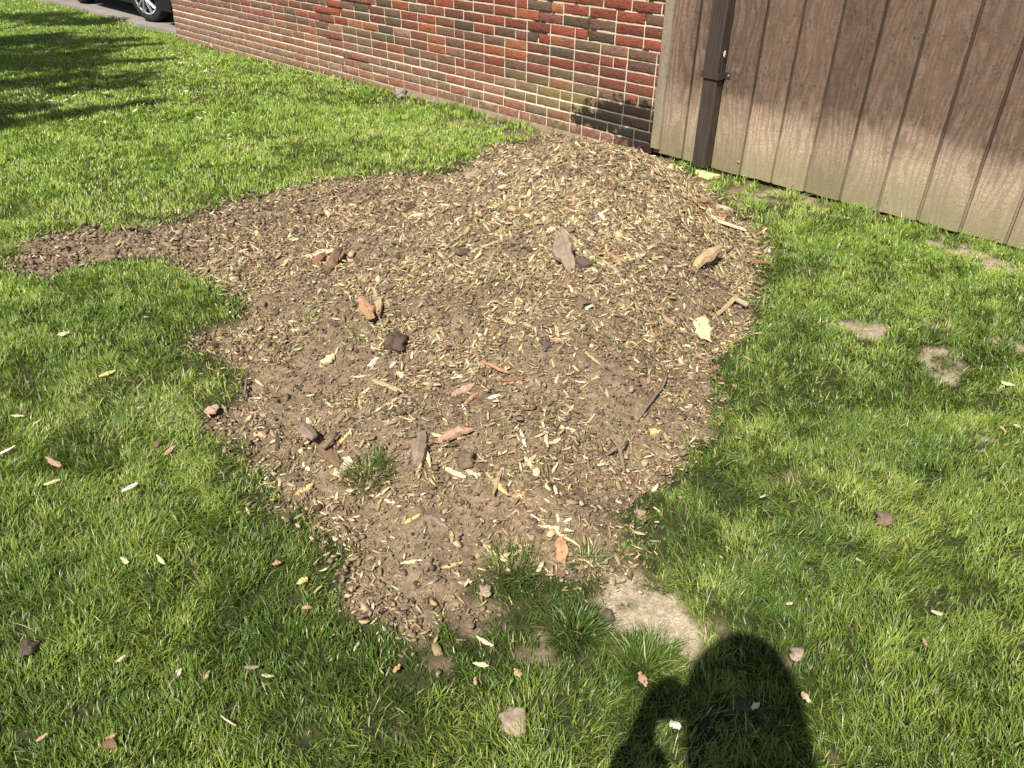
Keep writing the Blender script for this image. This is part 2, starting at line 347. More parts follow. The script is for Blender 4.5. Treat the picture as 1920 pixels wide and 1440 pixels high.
# ------------------------------------------------------------------ chip litter and clods on the mound
def litter(name, N, lmin, lmax, asp, colset, fld, lab, zlift=.001, hgt=.25, ybias=None):
    x = -2.3+RS.rand(N)*3.7; y = 1.0+RS.rand(N)*4.4
    sde = samp(SDF, x, y); ok = (RS.rand(N) < np.where(sde > 0, 1, np.exp(sde/.035)*.6)) & (sde > -.18) & (RS.rand(N) < fld(x, y)) & (toloc(x, y)[1] < -.03); x, y = x[ok], y[ok]; n = len(x)
    sc = np.clip(y/2.6, .8, 1.25)
    L = (lmin+(lmax-lmin)*RS.rand(n)**3.2)*sc; W = L*(asp[0]+(asp[1]-asp[0])*RS.rand(n)**1.6)*np.where(RS.rand(n) < .12, 1.9, 1); a = RS.rand(n)*6.283
    pt = (RS.rand(n)-.5)*1.3; z = gz(x, y)
    u = np.stack([np.cos(a)*np.cos(pt), np.sin(a)*np.cos(pt), np.sin(pt)], -1)
    # follow slope
    e = .02; sxp = (gz(x+e, y)-gz(x-e, y))/(2*e); syp = (gz(x, y+e)-gz(x, y-e))/(2*e)
    u[:, 2] += u[:, 0]*sxp+u[:, 1]*syp; u /= np.linalg.norm(u, axis=1)[:, None]
    nrm = np.stack([-sxp+(RS.rand(n)-.5)*.7, -syp+(RS.rand(n)-.5)*.7, np.ones(n)], -1)
    v = np.cross(nrm, u); v /= np.linalg.norm(v, axis=1)[:, None]; nn = np.cross(u, v)
    C = np.stack([x, y, z+zlift+np.abs(np.sin(pt))*L*.3+RS.rand(n)**2*.009+np.where(sde[ok] < 0, .012*RS.rand(n), 0)], -1)
    h = (W*hgt+.0008)[:, None]
    j = lambda q: (1+(RS.rand(n)-.5)*q*1.5)[:, None]
    hl, hw = (L/2)[:, None], (W/2)[:, None]; bend = ((RS.rand(n)-.4)*.25)[:, None]*hl
    R = [C-u*hl*j(.3)-v*hw*.35*j(1), C-u*hl*.35*j(.8)-v*hw*j(.4), C+u*hl*.5*j(.6)-v*hw*.8*j(.6), C+u*hl*j(.3)+v*hw*.2*j(2),
         C+u*hl*.4*j(.8)+v*hw*j(.5), C-u*hl*.5*j(.6)+v*hw*.8*j(.6)]
    R[0] = R[0]+nn*bend; R[3] = R[3]+nn*bend
    top = [p+nn*h for p in R]; R = [p-nn*.001 for p in R]; V = np.stack(R+top, 1).reshape(-1, 3); k = 12
    per = [6, 7, 8, 11, 11, 8, 9, 10]+sum([[i, (i+1) % 6, 6+(i+1) % 6, 6+i] for i in range(6)], [])
    per = np.array(per); loops = (np.arange(n)[:, None]*k+per[None]).ravel(); starts = np.arange(n*8)*4
    cs = np.array([q[:3] for q in colset]); wt = np.array([q[3] for q in colset]); wt = wt/wt.sum()
    c = cs[RS.choice(len(cs), n, p=wt)]*(.58+.72*RS.rand(n))[:, None]
    cc = np.repeat(np.concatenate([c, np.ones((n, 1))], 1)[:, None], k, 1).reshape(-1, 4)
    lm = NM(name, .8, .2); lm.base(lm.attr('Col'))
    o = npmesh(name, V, loops, starts, lm.m, cc); tag(o, lab, 'litter', kind='stuff'); print(name, n)
zones = []   # bare, chip-poor streaks in photo px
for e in [(560,720,60,110),(610,690,50,80),(790,1010,120,60),(800,1095,90,60),(1180,800,110,70),(1120,960,110,60),(640,830,60,50),(1150,1030,90,40),(900,960,60,40),(640,600,40,40),(180,460,300,60),(180,460,300,60),(500,400,140,50),(700,370,120,30),(560,560,70,50),(1330,560,50,60)]: zones.append(sst(0, .7, ell(*e)))
POOR = np.clip(sum(zones), 0, 1)
TOPZ = np.clip(gs(.42, 3.75, .5, .55)*1.3+gs(.1, 2.4, .45, .5)*.75+gs(.75, 3.3, .3, .4)*.7, 0, 1)
def fld(x, y): return np.clip((.26+.5*samp(TOPZ, x, y))*(1-.78*samp(POOR, x, y))*np.clip((fbm(x*5, y*5, 3, 90)-.22)*2.6, .15, 1.1), 0, 1)
TAN = [(.43, .325, .175, 3), (.54, .44, .25, 2.2), (.32, .235, .13, 3), (.38, .25, .14, .9), (.19, .135, .082, 2.8), (.62, .54, .36, .7), (.36, .19, .10, .3), (.27, .22, .12, 2)]
litter('wood_chip_litter', 420000, .004, .044, (.10, .34), TAN, fld, 'fine tan wood chips and shreds covering the mound')
litter('fine_straw_litter', 420000, .004, .032, (.06, .16), TAN+[(.46, .42, .24, 2.5), (.17, .12, .08, 3)], fld, 'thin straw coloured fibres strewn over the mound', hgt=.5)
litter('soil_crumbs', 120000, .003, .019, (.5, .95), [(.20, .14, .09, 3), (.26, .19, .125, 2), (.12, .082, .055, 1.6), (.32, .24, .16, 1)], lambda x, y: .35+.5*fbm(x*8, y*8, 2, 12), 'small brown crumbs of loose soil on the mound', hgt=.42)
# ------------------------------------------------------------------ individual pieces of wood, stones, seeds
def woodm(name, c, rough=.8):
    q = NM(name, rough, .2); v = q.map((5, 60, 60)); n_ = q.noise(1.6, 5, v, .65, .5); n2_ = q.noise(35, 3)
    d = tuple(k*.55 for k in c); u = tuple(min(1, k*1.22) for k in c)
    cc = q.ramp(n_, [(.3, d), (.48, c), (.7, u)]); cc = q.mix(q.ramp(n2_, [(.5, 0), (.75, .45)]), cc, tuple(k*.5 for k in c)); q.base(cc)
    q.bump(n_, .8, .003); return q.m
WM = {k: woodm('wood_'+k, c) for k, c in dict(cream=(.66, .54, .33), tan=(.48, .34, .19), orange=(.45, .26, .14), rust=(.29, .14, .085), grey=(.27, .205, .15), dark=(.11, .085, .068),
      white=(.72, .66, .5), yellow=(.6, .44, .18), pink=(.45, .28, .19), brown=(.2, .125, .075), sand=(.55, .44, .3)).items()}
def flake_data(L, W, T, seed, bend=.1, pointy=.6, n=7):
    """irregular splintered slab: rows across its length, each row left/right with top and bottom; local x is its length"""
    r = random.Random(seed); rows = []
    off = 0
    for i in range(n+1):
        t = i/n; prof = (math.sin(math.pi*min(max(t, .04), .96))**pointy)*.92+.08*(1 if 0 < i < n else .4)
        prof = max(prof, .34+.3*r.random()) if pointy < .65 else prof
        off += (r.random()-.5)*.22*W
        a = -W/2*prof*(.6+.6*r.random())+off; b = W/2*prof*(.6+.6*r.random())+off
        x = (t-.5)*L+(r.random()-.5)*L*.05; z = bend*L*(1-(2*t-1)**2)*-1+bend*L
        h = T*(.6+.5*r.random())*(.45+.55*math.sin(math.pi*min(max(t, .08), .92)))
        je = L*(.24 if i in (0, n) else .07); ja = (r.random()-.5)*je; jb = (r.random()-.5)*je
        rows.append([(x+ja, a, z), (x, a*.3+b*.7, z-h*.1), (x+jb, b, z), (x+jb, b*.86, z+h*.75), (x, (a+b)/2+(r.random()-.5)*W*.2, z+h*(1+.25*r.random())), (x+ja, a*.86, z+h*.75)])
    v = [p for row in rows for p in row]; f = []
    for i in range(n):
        for j in range(6): f.append((i*6+j, i*6+(j+1) % 6, (i+1)*6+(j+1) % 6, (i+1)*6+j))
    f.append(tuple(range(5, -1, -1))); f.append(tuple(n*6+j for j in range(6))); return v, f
def place(o, p1, p2, lift=0, pitch=0, roll=0):
    p1, p2 = Vector(p1), Vector(p2); c0 = (p1+p2)/2; x = (p2-p1).normalized()
    e = .03; nr = Vector((-(gz(c0.x+e, c0.y)-gz(c0.x-e, c0.y))/(2*e), -(gz(c0.x, c0.y+e)-gz(c0.x, c0.y-e))/(2*e), 1)).normalized()
    y = nr.cross(x).normalized(); z = x.cross(y)
    M = Matrix((x, y, z)).transposed().to_4x4() @ Matrix.Rotation(-pitch, 4, 'Y') @ Matrix.Rotation(roll, 4, 'X')
    zz = max(float(gz(c0.x, c0.y)), c0.z)+lift+abs(math.sin(pitch))*(p2-p1).length*.45
    M.translation = (c0.x, c0.y, zz); o.matrix_world = M
_sd = 100
def piece(x1, y1, x2, y2, wpx, mat, label, name='wood_chip', cat='wood chip', thick=.35, bend=.04, pointy=.6, pitch=0, roll=0, lift=-.0025, group=None):
    if wpx >= 22 and lift < 0: lift = .004
    global _sd; _sd += 1; a, b = P(x1, y1), P(x2, y2); s = pxm((a+b)/2); L = max(np.linalg.norm(b-a), .01); W = wpx*s*1.1; T = max(.003, min(W, .04)*thick)
    v, f = flake_data(L, W, T, _sd, bend, pointy); o = mesh(name, v, f, WM[mat]); place(o, a, b, lift, pitch, roll)
    tag(o, label, cat, group); return o
GC = 'large wood pieces lying on the mound'; GL = 'wood chips fallen on the lawn'
for a in [
 (538,494,622,474,17,'sand','long weathered tan slab left of the orange chunks',.3,.02,.35,0,.1),
 (588,504,612,490,16,'rust','short rust orange chunk touching the weathered tan slab',.6,.0,.4,.2,0),
 (612,516,642,490,20,'brown','brown broken chunk right of the rust orange one',.7,.0,.4,.25,.3),
 (676,570,700,614,25,'orange','oval orange slab standing out on the left of the mound',.5,.03,.5,.1,.15),
 (703,548,716,606,13,'tan','narrow tan strip right beside the oval orange slab',.4,.05,.4,.1,0),
 (1312,598,1322,648,38,'cream','large cream leaf-shaped chip at the right edge of the mound',.12,.03,.55,.05,.1),
 (1336,602,1374,570,9,'tan','bent tan strip between the cream chip and the lawn',.6,.06,.3,.1,0),
 (1050,470,1070,512,34,'grey','dark grey wedge of wood jutting from the middle of the mound',.6,0,.4,-.35,.2),
 (1078,496,1098,512,26,'dark','black block just right of the grey wedge',.7,0,.3,.1,0),
 (1130,490,1180,545,11,'sand','long half buried tan branch right of the grey wedge',.8,-.05,.3,0,0),
 (1128,470,1172,500,8,'orange','thin orange sliver above the half buried branch',.5,.02,.6,.1,0),
 (1310,510,1332,486,23,'tan','tilted tan block near the right edge of the mound',.7,0,.35,.3,.2),
 (1380,486,1444,502,8,'rust','long red brown sliver sticking out over the lawn',.6,.03,.6,.12,0),
 (1322,404,1388,440,15,'cream','long cream slab on the steep right flank',.4,.02,.5,.1,0),
 (1338,384,1368,402,15,'sand','short tan slab above the long cream one on the right flank',.4,.02,.4,.1,0),
 (1290,378,1330,392,10,'orange','orange sliver high on the right flank',.5,.02,.5,.1,0),
 (600,688,628,670,16,'cream','cream chunk below the small green tuft',.5,0,.35,.1,0),
 (626,896,664,872,25,'sand','pale square chip beside the dark grass tuft',.3,.0,.15,.12,.1),
 (566,798,602,842,24,'grey','grey brown slab tilted over a small hollow',.5,0,.25,.2,-.2),
 (598,836,640,884,22,'brown','brown slab end running down from the grey brown slab',.3,0,.35,0,0),
 (624,842,660,814,9,'yellow','bright yellow strip right of the grey brown slab',.3,.03,.5,.1,0),
 (822,832,882,820,22,'pink','pinkish orange slab near the middle of the soil',.5,.0,.4,.12,.1),
 (778,880,788,818,28,'grey','upright looking grey brown bark piece left of the pink slab',.6,.0,.25,0,.1),
 (752,848,812,838,9,'brown','dark crosswise stub over the bark piece',.9,0,.3,.1,0),
 (796,832,808,880,9,'cream','pale split strip right of the bark piece',.4,.02,.5,.1,0),
 (916,898,950,940,10,'yellow','yellow orange splinter below the middle of the mound',.5,.02,.6,.15,0),
 (940,880,925,935,9,'tan','tan splinter crossing the yellow orange one',.5,.02,.6,.2,0),
 (955,938,984,926,12,'orange','short orange stub by the crossed splinters',.6,0,.2,.1,0),
 (1052,1012,1060,1062,27,'orange','upright orange slab with a grey stain at the lower end of the soil',.35,.0,.2,.05,.1),
 (1000,972,1085,1036,7,'cream','long curled cream shaving above the orange slab',.4,.05,.4,.08,0),
 (1010,990,1070,1000,8,'cream','short cream shaving crossing the curled one',.4,.08,.4,.1,0),
 (744,992,786,970,8,'yellow','straight yellow strip on bare soil',.4,.0,.4,.05,0),
 (808,974,842,1000,9,'grey','grey stick stub on the lower soil',.9,.0,.3,.12,0),
 (846,998,848,1022,8,'tan','short tan peg right of the grey stub',.8,.0,.2,.05,0),
 (762,412,796,404,13,'cream','pale rounded chip on the upper left slope',.4,.0,.4,.05,0),
 (840,422,870,410,13,'cream','pale bent chip right of the rounded one on the upper slope',.3,.04,.5,.08,0),
 (896,394,904,420,8,'tan','slim tan chip standing on the upper slope',.4,.02,.5,.2,0),
 (894,674,955,706,7,'orange','long thin reddish strip in the centre of the mound',.6,.03,.5,.1,0),
 (935,722,985,716,11,'rust','rusty chip below the long thin reddish strip',.4,.02,.5,.05,0),
 (846,740,892,724,16,'pink','brown pink bark flake left of the rusty chip',.3,.02,.4,.05,0),
 (866,762,896,738,8,'orange','slanted orange chip under the pink bark flake',.4,.0,.5,.05,0),
 (850,700,868,712,12,'white','tiny white chip near the centre of the mound',.3,.02,.5,.1,0),
 (912,748,936,742,14,'white','white curled flake right of the slanted orange chip',.25,.06,.4,.1,0),
 (700,720,760,748,11,'tan','tan flake in the thick chips at centre left',.3,.03,.5,.08,0),
 (690,690,708,676,12,'white','white chip beside the dark clod',.3,.03,.5,.1,0),
 (744,700,760,712,13,'cream','cream flake right below the dark clod',.3,.05,.5,.1,0),
 (1205,636,1236,634,12,'orange','orange block high on the right side of the mound',.6,.0,.2,.1,0),
 (1030,640,1062,646,9,'orange','orange sliver beside a black stone in the middle',.6,.0,.3,.1,0),
 (1012,640,1034,652,18,'dark','black stony chip left of the orange sliver',.5,.0,.4,.05,0),
 (1018,800,1026,850,9,'cream','cream upright splinter on the lower right of the mound',.4,.03,.5,.1,0),
 (975,810,985,842,7,'white','white splinter left of the cream one',.4,.03,.5,.1,0),
 (982,858,1000,884,10,'cream','cream blade shaped chip on the lower centre',.3,.03,.7,.1,0),
 (1050,800,1078,812,9,'cream','pale curled chip on the lower right soil',.3,.08,.5,.1,0),
 (1205,812,1238,815,12,'yellow','yellowish split chip left of the lawn edge',.3,.05,.5,.1,0),
 (1245,828,1252,848,8,'cream','small cream crescent chip near the right lawn edge',.3,.08,.6,.1,0),
 (830,880,872,902,12,'cream','pale split piece left of the crossed splinters',.3,.05,.5,.1,0),
 (860,888,900,896,14,'sand','sand coloured flake below the bark clod',.3,.03,.5,.05,0),
 (900,1020,950,1062,11,'cream','forked cream chip at the grass edge below the soil',.3,.05,.4,.05,0),
 (826,1068,866,1060,9,'yellow','yellow chip on the lower tip of the soil',.3,.03,.5,.05,0),
 (748,1060,790,1052,8,'cream','pale flat splinter on the lower left tip of the soil',.3,.03,.6,.05,0),
 (475,818,500,826,12,'tan','tan block at the left grass edge of the soil',.6,.0,.2,.05,0),
 (470,804,498,808,7,'cream','thin cream strip just above the tan block',.3,.0,.4,.05,0),
 (520,848,528,822,10,'dark','dark stub right of the tan block',.9,.0,.2,.1,0),
 (550,862,566,840,10,'cream','cream bent chip under the grey slab',.3,.06,.4,.1,0),
 (566,866,582,886,9,'white','white splinter under the grey slab',.3,.0,.6,.1,0),
 (555,934,586,912,12,'yellow','orange yellow curled chip at the lower left soil edge',.4,.06,.5,.1,0),
 (1095,408,1112,410,7,'white','small white chip at the top right of the mound',.3,.03,.6,.1,0),
 (1122,396,1136,420,9,'white','white crescent chip on the upper mound',.25,.08,.5,.1,0),
 (1092,655,1124,684,7,'tan','tan splinter right of the centre',.4,.02,.6,.05,0),
 (1150,536,1180,556,8,'tan','tan splinter beyond the half buried branch',.4,.02,.6,.1,0),
 (870,478,930,462,7,'tan','tan strip on the upper left slope below the pale chips',.4,.02,.5,.1,0),
 (790,520,830,508,9,'sand','sandy chip left of centre on the slope',.3,.02,.5,.1,0),
 (1240,590,1262,612,12,'pink','pink brown chip left of the large cream chip',.4,.0,.4,.1,0),
 (1320,705,1350,690,10,'rust','reddish flake by the right lawn edge',.3,.0,.5,.1,0),
 (1260,640,1290,652,9,'cream','small cream chip left of the large cream leaf-shaped one',.3,.03,.5,.1,0)]:
    piece(*a[:7], thick=a[7], bend=a[8], pointy=a[9], pitch=a[10], roll=a[11], group=GC)
for a in [
 (90,872,122,890,12,'pink','pinkish brown split chip on the left lawn'),(86,922,116,914,10,'cream','cream curved chip below the pinkish one on the left lawn'),
 (232,934,262,922,12,'white','white rectangular chip on the left lawn'),(-4,868,34,850,6,'white','pale straight stick at the left picture edge'),
 (114,638,134,636,11,'cream','cream flake on the upper left lawn patch'),(190,716,220,704,10,'yellow','yellow brown leaf lying in the left lawn'),
 (290,848,306,842,14,'brown','dark brown crumb in the grass left of the soil'),(314,864,334,850,11,'pink','brownish flake right of the dark crumb in the grass'),
 (26,792,50,795,7,'sand','sandy sliver near the left picture edge'),(562,1108,578,1098,13,'yellow','orange square chip on the lower lawn'),
 (514,1072,530,1070,11,'orange','small orange chip left of the orange square one'),(300,1056,314,1074,8,'cream','yellow pointed chip on the lower left lawn'),
 (232,1060,246,1072,9,'cream','small cream chip left of the yellow pointed one'),(462,1266,488,1270,9,'grey','grey pointed chip on the lower lawn'),
 (340,1285,347,1268,7,'sand','upright sandy chip on the lower left lawn'),(418,1355,448,1378,4,'sand','thin straw lying on the lower lawn'),
 (1252,1378,1270,1390,17,'white','white chip lying inside the person\'s shadow'),(1405,1352,1418,1342,12,'cream','small pale chip in the dark of the head shadow'),
 (1872,728,1898,734,10,'cream','pale leaf at the right side of the lawn'),(1496,1322,1510,1340,12,'sand','pale crumb on the right rim of the head shadow'),
 (1195,1285,1210,1308,14,'pink','brown pink chip left of the person\'s shadow'),(965,1270,978,1282,12,'tan','orange brown flake below the bare ground'),
 (740,1275,752,1262,10,'orange','orange flake on the lower centre lawn'),(896,1210,925,1230,9,'cream','pale chips in thin grass below the soil'),
 (890,1258,915,1266,10,'cream','cream chip in the thin grass'),(200,1405,228,1408,18,'brown','brown soil crumb with chips on the bottom left lawn'),
 (1740,1158,1760,1166,9,'sand','sandy flake on the right lawn'),(1600,1058,1614,1072,7,'tan','slim tan flake on the right lawn'),(388,788,412,780,20,'pink','flat pinkish stone like chip at the left soil edge')]:
    piece(*a[:6], a[6], thick=.3, pitch=.05, lift=.02 if a[6].find('shadow') < 0 else .035, group=GL)
# generic repeats: 14 shapes, copied
GEN = [('cream', .05, .012, .1), ('cream', .035, .011, .05), ('tan', .06, .010, .05), ('tan', .04, .014, .0), ('tan', .05, .007, .1), ('orange', .045, .012, .02), ('white', .035, .010, .12), ('sand', .055, .014, .03),
       ('sand', .07, .008, .04), ('brown', .05, .016, .0), ('grey', .06, .014, .03), ('pink', .045, .014, .02), ('yellow', .045, .009, .06), ('cream', .065, .007, .08)]
GLAB = {'cream': 'cream coloured curled chip among the litter of the mound', 'tan': 'plain tan chip among the litter of the mound', 'orange': 'small orange chip among the litter of the mound', 'white': 'bleached white chip among the litter of the mound',
        'sand': 'dull sandy chip among the litter of the mound', 'brown': 'dark brown bark chip among the litter of the mound', 'grey': 'grey weathered chip among the litter of the mound', 'pink': 'pinkish bark chip among the litter of the mound', 'yellow': 'yellow split chip among the litter of the mound'}
gen = []
for i, (mt, L, W, bd) in enumerate(GEN):
    v, f = flake_data(L, W, W*.3, 900+i, bd, .5); me = bpy.data.meshes.new('wood_chip'); me.from_pydata(v, [], f); me.materials.append(WM[mt]); gen.append((me, mt))
cnt = 0
while cnt < 215:
    x = -1.6+random.random()*2.8; y = 1.1+random.random()*3.4
    if random.random() < .5: x = random.gauss(-.02, .38); y = random.gauss(2.0, .28)
    if samp(SOIL, x, y) < .7 or random.random() > fld(np.array(x), np.array(y))*1.1+.05: continue
    me, mt = gen[random.randrange(len(gen))]; o = bpy.data.objects.new('wood_chip', me); COL.objects.link(o)
    z = float(gz(x, y)); a = random.random()*6.28; s = random.uniform(.65, 1.55)*max(.8, min(1.3, y/2.6)); d = .01
    p1 = (x, y, z); p2 = (x+math.cos(a)*d, y+math.sin(a)*d, float(gz(x+math.cos(a)*d, y+math.sin(a)*d)))
    place(o, p1, p2, .003, random.uniform(-.3, .3), random.uniform(-.4, .4)); o.matrix_world = o.matrix_world @ Matrix.Diagonal((s, s, s, 1))
    tag(o, GLAB[mt], 'wood chip', 'wood chips scattered over the mound'); cnt += 1
# winged seeds and bits on the lawn
sv, sf = flake_data(.032, .011, .002, 77, .06, .8); sme = bpy.data.meshes.new('winged_seed'); sme.from_pydata(sv, [], sf); sme.materials.append(WM['white'])
sv, sf = flake_data(.026, .008, .002, 78, .03, .7); sme2 = bpy.data.meshes.new('winged_seed'); sme2.from_pydata(sv, [], sf); sme2.materials.append(WM['cream'])
near_b = []
for i_, mt_ in enumerate(('sand', 'pink', 'tan', 'brown', 'sand')):
    sv, sf = flake_data(.024, .010, .004, 80+i_, .05, .4); _m = bpy.data.meshes.new('lawn_flake'); _m.from_pydata(sv, [], sf); _m.materials.append(WM[mt_]); near_b.append(_m)
cnt = 0
while cnt < 230:
    q = random.random()
    px, py = (random.uniform(0, 420), random.uniform(20, 230)) if q < .62 else ((random.uniform(0, 900), random.uniform(90, 420)) if q < .8 else (random.uniform(0, 1900), random.uniform(380, 1420)))
    g0 = gpix(px, py, -.09)
    if sdist(np.array([g0[0]]), np.array([g0[1]]), DRV)[0] > -.05 or samp(BARE, g0[0], g0[1]) > .3 or toloc(g0[0], g0[1])[1] > -.06 or g0[1] > 11.5: continue
    o = bpy.data.objects.new('winged_seed', random.choice((sme, sme2))) if g0[1] > 3 else bpy.data.objects.new('wood_chip', random.choice(near_b)); COL.objects.link(o); s = random.uniform(.6, 1.15)*(1.35 if g0[1] > 5 else .85)
    o.location = (g0[0], g0[1], float(gz(g0[0], g0[1]))+.024+random.random()*.008); o.rotation_euler = (random.uniform(-.5, .5), random.uniform(-.5, .5), random.random()*6.28); o.scale = (s, s, s)
    far_ = g0[1] > 5; tag(o, 'tiny pale winged seed fallen on the far shaded lawn' if far_ else ('tiny pale winged seed in the sunlit lawn beyond the mound' if g0[1] > 3 else 'tiny brownish wood flake caught in the near lawn grass'), 'seed' if g0[1] > 3 else 'wood chip', 'pale seeds fallen on the lawn' if g0[1] > 3 else 'tiny wood flakes in the near lawn'); cnt += 1
for (x1, y1, x2, y2, lab) in [(480, 750, 512, 745, 'large white winged seed on the bare left edge of the mound'), (636, 1004, 648, 1026, 'white winged seed at the lower left grass edge')]:
    piece(x1, y1, x2, y2, 9, 'white', lab, 'winged_seed', 'seed', thick=.4, bend=.06, pointy=.9)
# lumps: stones and clods
def lump(px, py, rx, ry, mat, label, name='soil_clod', cat='clod', seed=0, sink=.3, lift=0.0, hf=.6):
    c0 = P(px, py); s = pxm(c0); a, b = rx*s, ry*s*1.5; v = []; f = []; nu, nv = 34, 18
    for i in range(nv+1):
        th = math.pi*i/nv
        for j in range(nu):
            ph = 2*math.pi*j/nu; d = Vector((math.sin(th)*math.cos(ph), math.sin(th)*math.sin(ph), math.cos(th)))
            r = 1+1.0*(float(fbm(d.x*1.5+seed*3.3+9, d.y*1.5+d.z*1.9+9, 2, seed))-.5)+.55*(float(fbm(d.x*4+9, d.y*4+d.z*3.5+9, 3, seed+4))-.5)
            m1 = max(abs(d.x), abs(d.y), abs(d.z)*.9); r *= .72/max(m1, .62)*.3+.7
            v.append((d.x*a*r, d.y*b*r, d.z*min(a, b)*hf*r))
    for i in range(nv):
        for j in range(nu): f.append((i*nu+j, (i+1)*nu+j, (i+1)*nu+(j+1) % nu, i*nu+(j+1) % nu))
    o = mesh(name, v, f, mat, None, True); o.location = (c0[0], c0[1], c0[2]+min(a, b)*hf*(1-sink)*.6+lift); tag(o, label, cat, 'stones and soil clods'); return o
CLB = plain('clod_dark', (.10, .074, .055), .95, .1, nz=60); CLM = plain('clod_brown', (.19, .135, .095), .95, .1, nz=60); ST = plain('stone_tan', (.34, .26, .18), .85, .2, nz=30); SG = plain('stone_grey', (.27, .24, .20), .8, .2, nz=50); SP = plain('stone_pink', (.5, .32, .22), .8, .2, nz=50)
lump(742, 650, 21, 22, CLB, 'big dark soil clod left of the mound centre', seed=1, hf=.8)
lump(886, 336, 23, 9, ST, 'smooth tan stone on the upper edge of the mound', 'stone', 'stone', 2)
lump(872, 870, 16, 12, CLM, 'rounded grey brown clod below the pink slab', seed=3, hf=.9)
lump(1128, 1165, 22, 16, CLM, 'flat brown clod on the left of the pale bare patch', seed=4, hf=.35)
lump(1320, 970-620, 10, 4, ST, 'small tan stone near the downspout foot', 'stone', 'stone', 5)
lump(752, 186, 11, 9, SG, 'grey stone at the foot of the brick wall', 'stone', 'stone', 6, lift=.02, hf=.9)
lump(404, 93, 8, 7, SP, 'pinkish stone near the left end of the brick wall', 'stone', 'stone', 7, lift=.03, hf=.9)
lump(62, 1232, 15, 13, CLB, 'dark clod in the grass near the left picture edge', seed=8, lift=.02)
lump(1488, 1243, 14, 10, ST, 'tan clod in the grass right of the head shadow', seed=9, lift=.02)
lump(1652, 983, 15, 10, CLM, 'brown clod on the right lawn', seed=10, lift=.012)
lump(962, 1368, 27, 20, ST, 'broad crusty clod of dry soil on the lower centre lawn', seed=11, lift=.015, hf=.35)
lump(910, 1120, 12, 10, ST, 'tan stone in the thin grass under the soil', 'stone', 'stone', 12, lift=.012)
lump(880, 1180, 10, 10, CLM, 'brown clod in the thin grass under the soil', seed=13, lift=.012)
lump(1200, 968, 12, 8, ST, 'tan stone where lawn meets the lower right soil', 'stone', 'stone', 14)
lump(1392, 1330+10, 14, 10, CLB, 'small dark clod hidden inside the head shadow', seed=15, lift=.015)
lump(540, 905, 18, 12, CLM, 'brown clod at the lower left soil edge', seed=16, hf=.5)
lump(1090, 570, 13, 14, CLM, 'brown clod under the black block on the mound', seed=17)
lump(1015, 612, 22, 10, CLM, 'low brown clod in the middle of the mound', seed=18, hf=.5)
lump(870, 480, 16, 9, CLB, 'dark clod on the upper slope of the mound', seed=19, hf=.6)
lump(770, 395, 10, 8, CLB, 'small dark clod beside the pale rounded chip', seed=20, hf=.8)
# twigs
TW = plain('twig_bark', (.22, .165, .12), .85, nz=80); TW2 = plain('twig_pale', (.42, .33, .22), .8, nz=80)
def twig(branches, mat, label, c):
    c0 = P(*c); s = pxm(c0); b = MB()
    for pts, r0, r1 in branches:
        v = []
        for (px, py, h) in pts:
            d = RM@np.array([px-960, 720-py, FOC]); zt = c0[2]+h; t = (zt-CH)/d[2]; v.append(tuple(CAM+d*t-c0))
        n = len(v); b.tube(v, [r0+(r1-r0)*i/(n-1) for i in range(n)], 7)
    o = b.build('twig', mat, None, True); o.location = c0; tag(o, label, 'twig', 'twigs on the mound')
twig([([(1171, 885, -.01), (1166, 862, .015), (1162, 842, .04), (1160, 836, .045)], .007, .006), ([(1160, 838, .045), (1152, 828, .05), (1146, 820, .055), (1143, 812, .06)], .005, .003),
      ([(1161, 838, .045), (1168, 834, .05), (1171, 826, .06), (1175, 816, .075)], .0055, .0035), ([(1162, 834, .047), (1148, 846, .03), (1130, 858, .015), (1116, 863, .004)], .004, .0025)], TW, 'branching dark twig standing on the lower right of the mound', (1160, 860))
twig([([(1196, 788, .004), (1212, 765, .012), (1228, 742, .018), (1240, 730, .02), (1248, 712, .02), (1250, 700, .025)], .0025, .005)], TW, 'long thin curved twig near the right edge of the mound', (1225, 745))
twig([([(1374, 560, .02), (1386, 564, .02), (1402, 572, .02)], .011, .011)], TW2, 'short pale thick twig end lying at the right lawn edge', (1388, 567))
twig([([(458, 740, .004), (461, 720, .006), (463, 700, .004)], .003, .004)], TW, 'short upright looking twig at the left soil edge', (461, 720))
twig([([(350, 462-6, .004), (372, 452, .008), (395, 452, .004)], .004, .005)], TW2, 'pale twig on the left soil strip', (372, 454))
twig([([(605, 840, .02), (618, 828, .03), (632, 812, .03)], .008, .006)], TW, 'short dark twig beside the yellow strip', (618, 828))
twig([([(1040, 545, .004), (1060, 570, .01), (1030, 590, .01), (1010, 592, .004)], .004, .004)], TW, 'crooked dark root twig under the grey wedge', (1040, 570))
